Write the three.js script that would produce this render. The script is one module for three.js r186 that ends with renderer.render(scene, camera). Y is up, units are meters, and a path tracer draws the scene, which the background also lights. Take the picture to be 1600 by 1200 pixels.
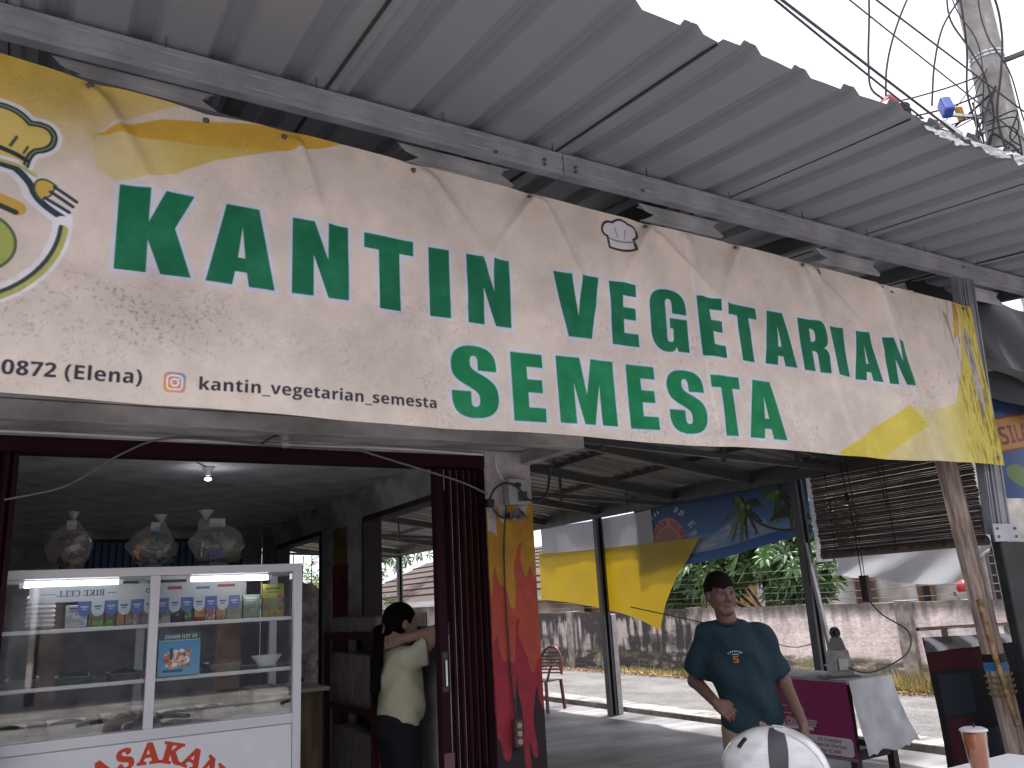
import * as THREE from 'three';
import { mergeGeometries, mergeVertices } from 'three/addons/utils/BufferGeometryUtils.js';
import { RoundedBoxGeometry } from 'three/addons/geometries/RoundedBoxGeometry.js';
import { RectAreaLightUniformsLib } from 'three/addons/lights/RectAreaLightUniformsLib.js';

// ---------------------------------------------------------------- camera, sky, sun, exposure
const scene = new THREE.Scene();
const camera = new THREE.PerspectiveCamera(49.88, 4 / 3, 0.05, 600);
{
  const F = 1290;
  const Y = new THREE.Vector3(-272, 4878, -F).normalize();            // world up, seen by the lens
  const X = new THREE.Vector3(2270, -215, -F); X.addScaledVector(Y, -X.dot(Y)).normalize();   // along the shop front
  const Z = new THREE.Vector3().crossVectors(X, Y);
  const m = new THREE.Matrix4().makeBasis(new THREE.Vector3(X.x, Y.x, Z.x), new THREE.Vector3(X.y, Y.y, Z.y), new THREE.Vector3(X.z, Y.z, Z.z));
  camera.quaternion.setFromRotationMatrix(m);
  camera.position.set(0, 1.6, 0);
  camera.updateMatrixWorld(true);
}
const renderer = new THREE.WebGLRenderer({ antialias: true });
renderer.toneMapping = THREE.LinearToneMapping;
renderer.toneMappingExposure = 2.4;
renderer.shadowMap.enabled = true;
RectAreaLightUniformsLib.init();

function rng(a) { return () => { a |= 0; a = a + 0x6D2B79F5 | 0; let t = Math.imul(a ^ a >>> 15, 1 | a); t = t + Math.imul(t ^ t >>> 7, 61 | t) ^ t; return ((t ^ t >>> 14) >>> 0) / 4294967296; }; }
const hash = (x, y, s) => { let h = Math.imul(x | 0, 374761393) + Math.imul(y | 0, 668265263) + Math.imul(s | 0, 2246822519) | 0; h = Math.imul(h ^ h >>> 13, 1274126177); return ((h ^ h >>> 16) >>> 0) / 4294967296; };
const mod = (a, n) => ((a % n) + n) % n;
function vnoise(x, y, s = 0, px = 1e6, py = 1e6) {          // value noise, periodic in px, py cells
  const xi = Math.floor(x), yi = Math.floor(y), fx = x - xi, fy = y - yi, u = fx * fx * (3 - 2 * fx), v = fy * fy * (3 - 2 * fy);
  const a = hash(mod(xi, px), mod(yi, py), s), b = hash(mod(xi + 1, px), mod(yi, py), s), c = hash(mod(xi, px), mod(yi + 1, py), s), d = hash(mod(xi + 1, px), mod(yi + 1, py), s);
  return a + (b - a) * u + (c - a) * v + (a - b - c + d) * u * v;
}
function fbm(x, y, s = 0, oct = 4, px = 1e6, py = 1e6) { let r = 0, a = 0.5, n = 0; for (let i = 0; i < oct; i++) { r += a * vnoise(x, y, s + i * 17, px, py); n += a; a *= 0.5; x *= 2; y *= 2; px *= 2; py *= 2; } return r / n; }
const mix = (a, b, t) => a + (b - a) * t, clamp = (v, a = 0, b = 1) => Math.min(b, Math.max(a, v)), sstep = (a, b, v) => { const t = clamp((v - a) / (b - a)); return t * t * (3 - 2 * t); };

{ // a bright, thinly overcast tropical sky
  const W = 512, H = 256, d = new Float32Array(W * H * 4);
  for (let j = 0; j < H; j++) for (let i = 0; i < W; i++) {
    const el = (j / (H - 1) - 0.5) * Math.PI, az = i / W * 2 * Math.PI, k = (j * W + i) * 4;
    const up = Math.sin(el);
    const c = fbm(Math.cos(az) * 2.2 / (0.35 + Math.abs(up)) + 9, Math.sin(az) * 2.2 / (0.35 + Math.abs(up)) + 5, 3, 5);
    const v = up < 0 ? 0.3 : 0.70 + 0.24 * (c - 0.5);
    d[k] = v * 0.97; d[k + 1] = v * 0.965; d[k + 2] = v * 1.07; d[k + 3] = 1;
  }
  const t = new THREE.DataTexture(d, W, H, THREE.RGBAFormat, THREE.FloatType);
  t.mapping = THREE.EquirectangularReflectionMapping; t.magFilter = t.minFilter = THREE.LinearFilter; t.needsUpdate = true;
  scene.background = t; scene.environment = t;
}
const sun = new THREE.DirectionalLight(new THREE.Color(1, 0.945, 0.89), 4.4);
sun.position.set(10.8, 29, -9.2); sun.target.position.set(4, 0, -6);
sun.castShadow = true; sun.shadow.radius = 5; sun.shadow.mapSize.set(2048, 2048);
Object.assign(sun.shadow.camera, { left: -22, right: 22, top: 22, bottom: -22, near: 1, far: 80 });
scene.add(sun, sun.target);

// ---------------------------------------------------------------- helpers
const V = (x, y, z) => new THREE.Vector3(x, y, z);
const lin = (r, g, b) => new THREE.Color().setRGB(r, g, b);
const names = {};
function numbered(n) { const k = names[n] = (names[n] ?? -1) + 1; return k ? n + '_' + String(k).padStart(3, '0') : n; }
function tag(o, label, category, group, kind) { if (label) o.userData.label = label; if (category) o.userData.category = category; if (group) o.userData.group = group; if (kind) o.userData.kind = kind; return o; }
function thing(name, label, category, pos = [0, 0, 0], turn = 0, group) {
  const o = new THREE.Group(); o.name = numbered(name); o.position.set(...pos); o.rotation.y = turn; scene.add(o); return tag(o, label, category, group);
}
function clean(g) {
  g = g.index ? g.toNonIndexed() : g;
  for (const k of Object.keys(g.attributes)) if (!['position', 'normal', 'uv', 'color'].includes(k)) g.deleteAttribute(k);
  if (!g.attributes.normal) g.computeVertexNormals();
  if (!g.attributes.uv) g.setAttribute('uv', new THREE.BufferAttribute(new Float32Array(g.attributes.position.count * 2), 2));
  g.morphAttributes = {}; return g;
}
const merge = (list) => { list = [].concat(list).map(clean); return list.length === 1 ? list[0] : mergeGeometries(list); };
function part(name, geo, mat, parent, label) {
  const m = new THREE.Mesh(Array.isArray(geo) ? merge(geo) : geo, mat);
  m.name = parent ? name : numbered(name); m.castShadow = m.receiveShadow = true; (parent || scene).add(m);
  if (label) m.userData.label = label; return m;
}
const solo = (name, geo, mat, label, category, group) => tag(part(name, geo, mat, null), label, category, group);
const struct = (name, geo, mat) => tag(part(name, geo, mat, null), null, null, null, 'structure');
// uv in metres from the dominant axis of each face
function muv(g, s = 1, ox = 0, oy = 0) {
  g = clean(g); const p = g.attributes.position, n = g.attributes.normal, u = g.attributes.uv;
  for (let i = 0; i < p.count; i++) {
    const ax = Math.abs(n.getX(i)), ay = Math.abs(n.getY(i)), az = Math.abs(n.getZ(i));
    let a, b; if (ay >= ax && ay >= az) { a = p.getX(i); b = p.getZ(i); } else if (ax >= az) { a = p.getZ(i); b = p.getY(i); } else { a = p.getX(i); b = p.getY(i); }
    u.setXY(i, a * s + ox, b * s + oy);
  } return g;
}
const bx = (x0, x1, y0, y1, z0, z1) => new THREE.BoxGeometry(Math.abs(x1 - x0), Math.abs(y1 - y0), Math.abs(z1 - z0)).translate((x0 + x1) / 2, (y0 + y1) / 2, (z0 + z1) / 2);
const rb = (x0, x1, y0, y1, z0, z1, r = 0.01, s = 2) => new RoundedBoxGeometry(Math.abs(x1 - x0), Math.abs(y1 - y0), Math.abs(z1 - z0), s, r).translate((x0 + x1) / 2, (y0 + y1) / 2, (z0 + z1) / 2);
const cy = (r0, r1, h, x = 0, y = 0, z = 0, n = 16, open = false) => new THREE.CylinderGeometry(r1, r0, h, n, 1, open).translate(x, y + h / 2, z);   // r0 at the base
const lathe = (pts, n = 24) => new THREE.LatheGeometry(pts.map(p => new THREE.Vector2(p[0], p[1])), n);
const tube = (pts, r, seg = 24, rad = 6, closed = false) => new THREE.TubeGeometry(new THREE.CatmullRomCurve3(pts.map(p => p.isVector3 ? p : V(...p)), closed), seg, r, rad, closed);
function bar(a, b, w, h, up = V(0, 1, 0)) {         // a box w x h from a to b
  a = a.isVector3 ? a : V(...a); b = b.isVector3 ? b : V(...b);
  const d = b.clone().sub(a), L = d.length(); d.normalize();
  const s = V(0, 0, 0).crossVectors(up, d); if (s.length() < 1e-3) s.set(1, 0, 0); s.normalize(); const u = V(0, 0, 0).crossVectors(d, s);
  return new THREE.BoxGeometry(w, h, L).applyMatrix4(new THREE.Matrix4().makeBasis(s, u, d)).translate((a.x + b.x) / 2, (a.y + b.y) / 2, (a.z + b.z) / 2);
}
function ext(pts, depth, holes, bevel = 0) {           // prism of an outline in xy, from z = 0 to depth
  const s = new THREE.Shape(pts.map(p => new THREE.Vector2(p[0], p[1])));
  for (const h of holes || []) s.holes.push(new THREE.Path(h.map(p => new THREE.Vector2(p[0], p[1]))));
  return new THREE.ExtrudeGeometry(s, { depth, bevelEnabled: bevel > 0, bevelSize: bevel, bevelThickness: bevel, bevelSegments: 1, curveSegments: 8 });
}
// a sheet over (u, v) with its own thickness; fn gives [x, y, z]
function sheet(nu, nv, fn, th = 0.002) {
  const P = [], U = [], I = [];
  for (let j = 0; j <= nv; j++) for (let i = 0; i <= nu; i++) { const u = i / nu, v = j / nv; P.push(...fn(u, v)); U.push(u, v); }
  for (let j = 0; j < nv; j++) for (let i = 0; i < nu; i++) { const a = j * (nu + 1) + i, b = a + 1, c = a + nu + 1, d = c + 1; I.push(a, b, d, a, d, c); }
  const g = new THREE.BufferGeometry(); g.setAttribute('position', new THREE.Float32BufferAttribute(P, 3)); g.setAttribute('uv', new THREE.Float32BufferAttribute(U, 2)); g.setIndex(I); g.computeVertexNormals();
  if (!th) return g;
  const back = g.clone(), n = g.attributes.normal, p = back.attributes.position;
  for (let i = 0; i < p.count; i++) p.setXYZ(i, p.getX(i) - n.getX(i) * th, p.getY(i) - n.getY(i) * th, p.getZ(i) - n.getZ(i) * th);
  const bi = back.index.array; for (let i = 0; i < bi.length; i += 3) { const t = bi[i]; bi[i] = bi[i + 1]; bi[i + 1] = t; }
  for (let i = 0; i < n.count; i++) back.attributes.normal.setXYZ(i, -n.getX(i), -n.getY(i), -n.getZ(i));
  // rim
  const R = [], rim = []; for (let i = 0; i <= nu; i++) rim.push(i); for (let j = 1; j <= nv; j++) rim.push(j * (nu + 1) + nu); for (let i = nu - 1; i >= 0; i--) rim.push(nv * (nu + 1) + i); for (let j = nv - 1; j >= 0; j--) rim.push(j * (nu + 1));
  const RU = [];
  for (let k = 0; k + 1 < rim.length; k++) { const a = rim[k], b = rim[k + 1], q = g.attributes.position, w = g.attributes.uv; const A = [q.getX(a), q.getY(a), q.getZ(a)], B2 = [q.getX(b), q.getY(b), q.getZ(b)], C = [p.getX(b), p.getY(b), p.getZ(b)], D = [p.getX(a), p.getY(a), p.getZ(a)]; R.push(...A, ...D, ...C, ...A, ...C, ...B2); for (const e of [a, a, b, a, b, b]) RU.push(w.getX(e), w.getY(e)); }
  const rg = new THREE.BufferGeometry(); rg.setAttribute('position', new THREE.Float32BufferAttribute(R, 3)); rg.setAttribute('uv', new THREE.Float32BufferAttribute(RU, 2)); rg.computeVertexNormals();
  return merge([g, back, rg]);
}
// textures
function dtex(w, h, fn, srgb = true, rep = true) {
  const d = new Uint8Array(w * h * 4);
  for (let j = 0; j < h; j++) for (let i = 0; i < w; i++) { const c = fn(i / w, j / h, i, j), k = (j * w + i) * 4; if (c.length) { d[k] = clamp(c[0], 0, 255); d[k + 1] = clamp(c[1], 0, 255); d[k + 2] = clamp(c[2], 0, 255); d[k + 3] = c[3] ?? 255; } }
  const t = new THREE.DataTexture(d, w, h); t.magFilter = THREE.LinearFilter; t.minFilter = THREE.LinearMipmapLinearFilter; t.generateMipmaps = true;
  if (srgb) t.colorSpace = THREE.SRGBColorSpace; if (rep) t.wrapS = t.wrapT = THREE.RepeatWrapping; t.needsUpdate = true; return t;
}
function ctex(w, h, draw) { const c = document.createElement('canvas'); c.width = w; c.height = h; const g = c.getContext('2d'); draw(g, w, h); const t = new THREE.CanvasTexture(c); t.colorSpace = THREE.SRGBColorSpace; return t; }
const g3 = (v) => [v, v, v];
const M = (color, rough = 0.7, o = {}) => new THREE.MeshPhysicalMaterial({ color, roughness: rough, side: THREE.DoubleSide, ...o });
// grey mottle that multiplies a base colour (period = 1 tile)
const mottle = (s, lo, hi, cells = 6, n = 256) => dtex(n, n, (u, v) => { const a = fbm(u * cells, v * cells, s, 6, cells, cells), b = vnoise(u * n / 2, v * n / 2, s + 91, n / 2, n / 2); return g3(255 * mix(lo, hi, clamp(0.5 + (a - 0.5) * 1.9 + (b - 0.5) * 0.16))); });
const T = {
  soft: mottle(11, 0.8, 1.0), rough: mottle(23, 0.55, 1.0, 8, 512), grime: mottle(37, 0.62, 1.0, 4, 512),
  grain: dtex(256, 256, (u, v) => g3(255 * mix(0.62, 1, clamp(0.5 + (fbm(u * 26, v * 3, 5, 5, 26, 3) - 0.5) * 2.2)))),
  bump: dtex(256, 256, (u, v) => g3(255 * fbm(u * 24, v * 24, 77, 4, 24, 24)), false),
  weave: dtex(128, 128, (u, v, i, j) => g3(150 + 60 * ((i + j) & 1) + 40 * (hash(i, j, 3) - 0.5)), false),
};
const mm = {
  steel: M(lin(0.36, 0.36, 0.41), 0.42, { metalness: 0.15, map: T.soft }),
  postSteel: M(lin(0.22, 0.225, 0.255), 0.55, { map: T.soft }),
  steelDark: M(lin(0.10, 0.102, 0.11), 0.5, { metalness: 0.1, map: T.soft }),
  roofSheet: M(lin(0.275, 0.285, 0.325), 0.45, { metalness: 0.1 }),
  alu: M(lin(0.62, 0.62, 0.65), 0.35, { metalness: 0.25 }),
  plaster: M(lin(0.52, 0.49, 0.49), 0.92, { map: T.grime, bumpMap: T.bump, bumpScale: 0.002 }),
  plasterIn: M(lin(0.68, 0.68, 0.71), 0.92, { map: T.grime }),
  maroon: M(lin(0.028, 0.008, 0.012), 0.85, { map: T.soft, specularIntensity: 0.25 }),
  black: M(lin(0.012, 0.012, 0.014), 0.5), rubber: M(lin(0.02, 0.02, 0.022), 0.8), cable: M(lin(0.025, 0.025, 0.03), 0.6),
  white: M(lin(0.78, 0.78, 0.8), 0.5), whiteRough: M(lin(0.72, 0.72, 0.73), 0.9, { map: T.soft }),
  chrome: M(lin(0.7, 0.7, 0.72), 0.18, { metalness: 1 }), inox: M(lin(0.55, 0.55, 0.55), 0.28, { metalness: 1, map: T.soft }), tray: M(lin(0.3, 0.3, 0.3), 0.3, { metalness: 0.9, map: T.soft }),
  glass: M(lin(0.97, 0.98, 0.98), 0.02, { transmission: 1, thickness: 0, ior: 1.75 }),
  clearBag: M(lin(0.9, 0.9, 0.92), 0.12, { transmission: 0.9, thickness: 0, ior: 1.45 }),
  wood: M(lin(0.26, 0.15, 0.09), 0.75, { map: T.grain }), woodPale: M(lin(0.66, 0.51, 0.43), 0.85, { map: T.grain }), woodDark: M(lin(0.05, 0.028, 0.022), 0.6, { map: T.grain }),
  carton: M(lin(0.34, 0.24, 0.16), 0.85, { map: T.soft }),
  cloth: M(lin(0.66, 0.67, 0.70), 0.95, { map: T.soft, bumpMap: T.weave, bumpScale: 0.0004 }),
};
const at = (px, py, fwd) => { const c = V((px - 800) / 1290, (600 - py) / 1290, -1).applyQuaternion(camera.quaternion); const k = fwd / (c.x * 0.509 - c.z * 0.861); return c.multiplyScalar(k).add(camera.position); };   // a pixel's direction, at a distance over the ground
// ---------------------------------------------------------------- ground, floor, street
const asphaltTex = dtex(512, 512, (u, v) => { const a = fbm(u * 5, v * 5, 41, 5, 5, 5), b = vnoise(u * 256, v * 256, 42, 256, 256), c = vnoise(u * 128, v * 128, 43, 128, 128); return g3(255 * clamp(0.72 + (a - 0.5) * 0.32 + (b - 0.5) * 0.3 + (c - 0.5) * 0.22)); });
const floorTex = dtex(512, 512, (u, v) => { const a = fbm(u * 4, v * 4, 51, 6, 4, 4), b = fbm(u * 3, v * 22, 52, 4, 3, 22); return g3(255 * clamp(0.66 + (a - 0.5) * 0.75 + (b - 0.5) * 0.3)); });
const mAsphalt = M(lin(0.23, 0.225, 0.225), 0.95, { map: asphaltTex, bumpMap: T.bump, bumpScale: 0.003 });
const mFloor = M(lin(0.30, 0.295, 0.315), 0.6, { map: floorTex });
const mConcrete = M(lin(0.42, 0.40, 0.38), 0.95, { map: T.rough, bumpMap: T.bump, bumpScale: 0.004 });
const mSoil = M(lin(0.16, 0.13, 0.10), 1, { map: T.rough });
struct('ground', muv(bx(-180, 180, -0.5, -0.35, -180, 180), 0.25), mSoil);
struct('forecourt_floor', muv(bx(-8, 7.6, -0.3, 0, -14.5, -0.4), 0.5), mFloor);
struct('front_street', muv(bx(-60, 8.0, -0.3, -0.06, -0.4, 9), 0.4), M(lin(0.46, 0.45, 0.44), 0.95, { map: asphaltTex }));
struct('side_street', muv(bx(8.32, 11.5, -0.3, -0.03, -70, 30), 0.45), mAsphalt);
{
  const k = thing('street_kerb', 'long pale concrete kerb between the floor gutter and the side street', 'kerb');
  for (let i = 0; i < 26; i++) { const z = 2 - i * 1.0; part('kerb_block', muv(rb(7.92, 8.32, -0.3, 0.01 + 0.012 * hash(i, 3, 4), z - 0.994, z, 0.015), 0.7, i * 0.37, i * 0.21), mConcrete, k); }
}
struct('verge', muv(bx(11.5, 12.0, -0.3, -0.02, -70, 30), 0.6), M(lin(0.24, 0.19, 0.13), 1, { map: T.rough }));
struct('yard', muv(bx(12.22, 60, -0.3, 0, -70, 30), 0.3), mSoil);
struct('back_yard', muv(bx(-8, 7.6, -0.3, -0.02, -40, -14.5), 0.4), M(lin(0.2, 0.17, 0.13), 1, { map: T.rough }));

struct('added_shop_floor', muv(bx(-4, 2.19, 0.001, 0.006, -9.19, -4.1), 0.6), M(lin(0.6, 0.59, 0.58), 0.35, { map: T.soft }));  // unseen pale floor added to bounce light up to the ceiling
// ---------------------------------------------------------------- the shop building
const shop = thing('shop_building', 'two storey white plaster shophouse with flame mural pillar and concrete overhang', 'building');
const pillarTex = ctex(256, 2048, (g, w, h) => {
  const Y = 2.45, hy = (yc) => { const px = 760 + yc / 2.727; return h * (1 - (2.36 - (px - 730) / 273) / Y); };   // rows measured on the photograph, to metres
  const poly = (c, pts) => { g.fillStyle = c; g.beginPath(); const q = pts.map(p => [p[0] * w, hy(p[1])]); g.moveTo((q[0][0] + q[q.length - 1][0]) / 2, (q[0][1] + q[q.length - 1][1]) / 2); for (let i = 0; i < q.length; i++) { const a = q[i], b = q[(i + 1) % q.length]; g.quadraticCurveTo(a[0], a[1], (a[0] + b[0]) / 2, (a[1] + b[1]) / 2); } g.fill(); };
  g.fillStyle = '#b9b0b4'; g.fillRect(0, 0, w, h);
  g.fillStyle = '#b5841f'; g.fillRect(0, hy(215), w, h); g.fillRect(w * 0.19, hy(88), w, h); g.beginPath(); g.ellipse(w * 0.57, hy(90), w * 0.15, 30, 0, 0, 7); g.ellipse(w * 0.98, hy(92), w * 0.12, 34, 0, 0, 7); g.ellipse(w * 0.05, hy(215), w * 0.13, 24, 0, 0, 7); g.fill();
  g.fillStyle = '#b9b0b4'; for (const [u0, u1, yb] of [[0.25, 0.42, 160], [0.71, 0.85, 150]]) { g.beginPath(); g.moveTo(u0 * w - 14, hy(78)); g.bezierCurveTo(u0 * w + 4, hy(90), u0 * w, hy(120), (u0 + 0.02) * w, hy(yb - 12)); g.quadraticCurveTo((u0 + u1) / 2 * w, hy(yb + 14), (u1 - 0.03) * w, hy(yb - 12)); g.bezierCurveTo(u1 * w, hy(120), u1 * w - 2, hy(95), u1 * w + 16, hy(78)); g.fill(); }
  g.fillRect(0, 0, w, hy(76));
  poly('#b04733', [[-0.3, 620], [-0.3, 470], [0.02, 480], [0.06, 390], [0.12, 320], [0.16, 400], [0.3, 420], [0.36, 440], [0.4, 510], [0.5, 510], [0.54, 420], [0.5, 340], [0.6, 270], [0.72, 225], [0.66, 300], [0.7, 360], [0.78, 390], [0.86, 330], [0.92, 380], [1.3, 470], [1.3, 900], [0.5, 900]]);
  poly('#942031', [[-0.4, 1300], [-0.4, 640], [0.05, 640], [0.1, 590], [0.14, 680], [0.24, 720], [0.32, 690], [0.36, 720], [0.44, 720], [0.46, 640], [0.5, 560], [0.6, 540], [0.52, 610], [0.62, 660], [0.7, 700], [0.76, 770], [0.86, 760], [0.9, 700], [1.4, 720], [1.4, 1300]]);
  g.fillStyle = '#b04733'; g.fillRect(-5, hy(600), 10, hy(760) - hy(600));
  poly('#20121a', [[-0.4, 1500], [-0.4, 985], [0.04, 985], [0.1, 1030], [0.12, 1075], [0.24, 1085], [0.3, 1040], [0.3, 960], [0.4, 910], [0.42, 830], [0.5, 740], [0.46, 830], [0.52, 880], [0.56, 960], [0.52, 1060], [0.56, 1130], [0.66, 1150], [0.66, 1100], [0.62, 1020], [0.68, 1040], [0.72, 1085], [0.82, 1085], [0.78, 1000], [0.74, 940], [0.8, 870], [0.86, 800], [0.9, 900], [1.3, 980], [1.3, 1600]]);
  g.fillStyle = '#20121a'; g.fillRect(0, hy(1200), w, h);
  const im = g.getImageData(0, 0, w, h), d = im.data;
  for (let j = 0; j < h; j++) for (let i = 0; i < w; i++) { const k = (j * w + i) * 4, n = 0.9 + 0.25 * (fbm(i / 40, j / 40, 61, 4) - 0.5) + 0.1 * (hash(i, j, 62) - 0.5); d[k] *= n; d[k + 1] *= n; d[k + 2] *= n; }
  g.putImageData(im, 0, 0);
});
{
  const g = clean(rb(2.215, 2.52, 0, 2.449, -4.42, -4.1, 0.008)), p = g.attributes.position, u = g.attributes.uv, n = g.attributes.normal;
  for (let i = 0; i < p.count; i++) { const side = Math.abs(n.getX(i)) > 0.7; u.setXY(i, side ? (p.getZ(i) + 4.42) / 0.32 : (p.getX(i) - 2.215) / 0.305, p.getY(i) / 2.45); }
  part('pillar', g, M(lin(1, 1, 1), 0.75, { map: pillarTex, bumpMap: T.bump, bumpScale: 0.0015 }), shop, 'pillar painted with yellow and red flames dripping over black');
}
part('pillar', muv(bx(-1.0, -0.5, 0, 2.449, -4.42, -4.1)), mm.plaster, shop);
part('front_wall', [muv(bx(-6, -1.002, 0, 2.449, -4.35, -4.12)), muv(bx(-0.498, 2.213, 2.415, 2.449, -4.3, -4.1)), muv(bx(-6, 2.45, 2.602, 6.4, -4.45, -4.25))], mm.plaster, shop);
part('overhang_slab', [muv(bx(-6, 2.53, 2.451, 2.6, -4.45, -3.55)), muv(rb(-6, 2.53, 2.372, 2.449, -3.625, -3.552, 0.006)), muv(rb(2.455, 2.528, 2.372, 2.449, -4.098, -3.627, 0.006)), muv(bx(-6, 2.528, 2.602, 2.78, -3.7, -3.56))], mm.plaster, shop);
// side wall with two openings, seen from inside
part('side_wall', [muv(bx(2.2, 2.32, 2.29, 2.62, -9.2, -4.425)), muv(bx(2.2, 2.32, 0, 2.29, -7.08, -6.05)), muv(bx(2.2, 2.32, 0, 2.29, -4.6, -4.425)), muv(bx(2.2, 2.32, 0, 1.44, -6.05, -4.6)), muv(bx(2.2, 2.32, 0, 2.29, -9.2, -8.6)), muv(bx(2.2, 2.42, 2.62, 6.4, -12, -4.46))], mm.plasterIn, shop);
part('back_wall', [muv(bx(-4, 2.198, 0, 2.1, -9.4, -9.2)), muv(bx(-4, 0.5, 2.1, 2.6, -9.4, -9.2)), muv(bx(1.62, 2.198, 2.1, 2.6, -9.4, -9.2)), muv(bx(0.5, 1.62, 2.42, 2.6, -9.4, -9.2))], mm.plasterIn, shop);
part('inner_wall', muv(bx(-4.2, -4, 0, 2.6, -9.4, -4.36)), mm.plasterIn, shop);
part('ceiling', muv(bx(-4, 2.198, 2.5, 2.6, -9.198, -4.455)), M(lin(0.75, 0.75, 0.79), 0.95, { map: T.soft }), shop);
part('upper_floor', muv(bx(-6, 2.198, 2.605, 6.3, -12, -4.46)), mm.plasterIn, shop);
part('inner_mural', [muv(bx(2.193, 2.1985, 1.97, 2.26, -6.75, -6.42))], M(lin(0.33, 0.22, 0.05), 0.85, { map: T.grime }), shop);
part('inner_mural', [muv(bx(2.193, 2.1985, 0.01, 1.968, -6.77, -6.4))], M(lin(0.26, 0.035, 0.045), 0.85, { map: T.grime }), shop);
{
  const f = part('window_frame', [bx(2.19, 2.325, 2.25, 2.288, -6.048, -4.602), bx(2.185, 2.33, 1.442, 2.25, -6.048, -6.01), bx(2.19, 2.325, 1.442, 2.25, -4.64, -4.602), bx(2.19, 2.325, 1.442, 1.48, -6.01, -4.64)], M(lin(0.03, 0.018, 0.02), 0.6), shop, 'dark frame of the side window opening');
  part('door_frame', [bx(2.19, 2.325, 2.25, 2.288, -8.598, -7.082), bx(2.185, 2.33, 0, 2.25, -7.12, -7.082), bx(2.19, 2.325, 0, 2.25, -8.598, -8.55)], M(lin(0.035, 0.02, 0.022), 0.6), shop, 'dark frame of the side door opening');
  const w = part('transom_window', [bx(0.5, 1.62, 2.1, 2.13, -9.26, -9.19), bx(0.5, 1.62, 2.39, 2.42, -9.26, -9.19), bx(0.5, 0.53, 2.13, 2.39, -9.26, -9.19), bx(1.59, 1.62, 2.13, 2.39, -9.26, -9.19)], mm.black, shop, 'barred transom window high in the back wall');
  for (let i = 0; i < 16; i++) part('window_bar', bx(0.565 + i * 0.066, 0.585 + i * 0.066, 2.13, 2.39, -9.24, -9.22), mm.black, w);
  part('window_pane', bx(0.53, 1.59, 2.13, 2.39, -9.27, -9.266), M(lin(0.1, 0.14, 0.22), 0.4, { transmission: 0.4, thickness: 0 }), w);
  part('inner_door', [bx(1.78, 1.99, 0, 2.2, -9.197, -9.17)], M(lin(0.02, 0.022, 0.04), 0.6), shop);
}
// ---------------------------------------------------------------- folding gates
function foldGate(name, label, x0, x1, n, dirt) {
  const g = thing(name, label, 'folding gate', [0, 0, 0], 0);
  const W = (x1 - x0 - 0.06) / n;
  for (let i = 0; i < n; i++) {
    const a = x0 + 0.055 + i * W, s = i % 2 ? 1 : -1;
    part('gate_slat', muv(bar([a + W / 2, 0.02, -4.15 + s * 0.022], [a + W / 2, 2.34, -4.15 + s * 0.022], 0.046, W * 0.62, V(1, 0, 0)), 2, i * 0.31, 0), mm.maroon, g);
    part('gate_slat', muv(new THREE.CylinderGeometry(0.006, 0.006, 2.32, 6).translate(a + W, 1.18, -4.125), 2), mm.maroon, g);
  }
  part('end_rail', muv(rb(x0, x0 + 0.05, 0.02, 2.34, -4.165, -4.105, 0.006)), mm.maroon, g);
  part('end_rail', muv(rb(x1 - 0.02, x1, 0.02, 2.34, -4.2, -4.105, 0.004)), mm.maroon, g);
  return g;
}
const gateR = foldGate('folding_gate', 'maroon folding steel gate pushed open against the flame pillar', 1.905, 2.212, 12);
part('gate_handle', [rb(1.912, 1.945, 1.17, 1.37, -4.104, -4.096, 0.003)], M(lin(0.02, 0.02, 0.02), 0.4), gateR);
part('handle_grip', [rb(1.923, 1.934, 1.20, 1.33, -4.095, -4.078, 0.003)], mm.chrome, gateR);
part('lock_plate', [rb(1.908, 1.965, 0.72, 0.88, -4.104, -4.094, 0.003)], M(lin(0.11, 0.05, 0.055), 0.5), gateR);
foldGate('folding_gate', 'maroon folding steel gate pushed to the far end beside the food cabinet', -0.495, -0.062, 15);
{
  const t = thing('gate_track', 'maroon steel track spanning the shop opening under the overhang', 'gate track');
  part('track', muv(rb(-0.498, 2.213, 2.345, 2.413, -4.21, -4.095, 0.005)), mm.maroon, t);
  part('conduit', tube([[-0.5, 2.425, -4.085], [0.3, 2.428, -4.08], [1.0, 2.422, -4.085], [1.6, 2.43, -4.08], [2.2, 2.42, -4.085]], 0.007, 30, 6), mm.whiteRough, t);
}
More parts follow.
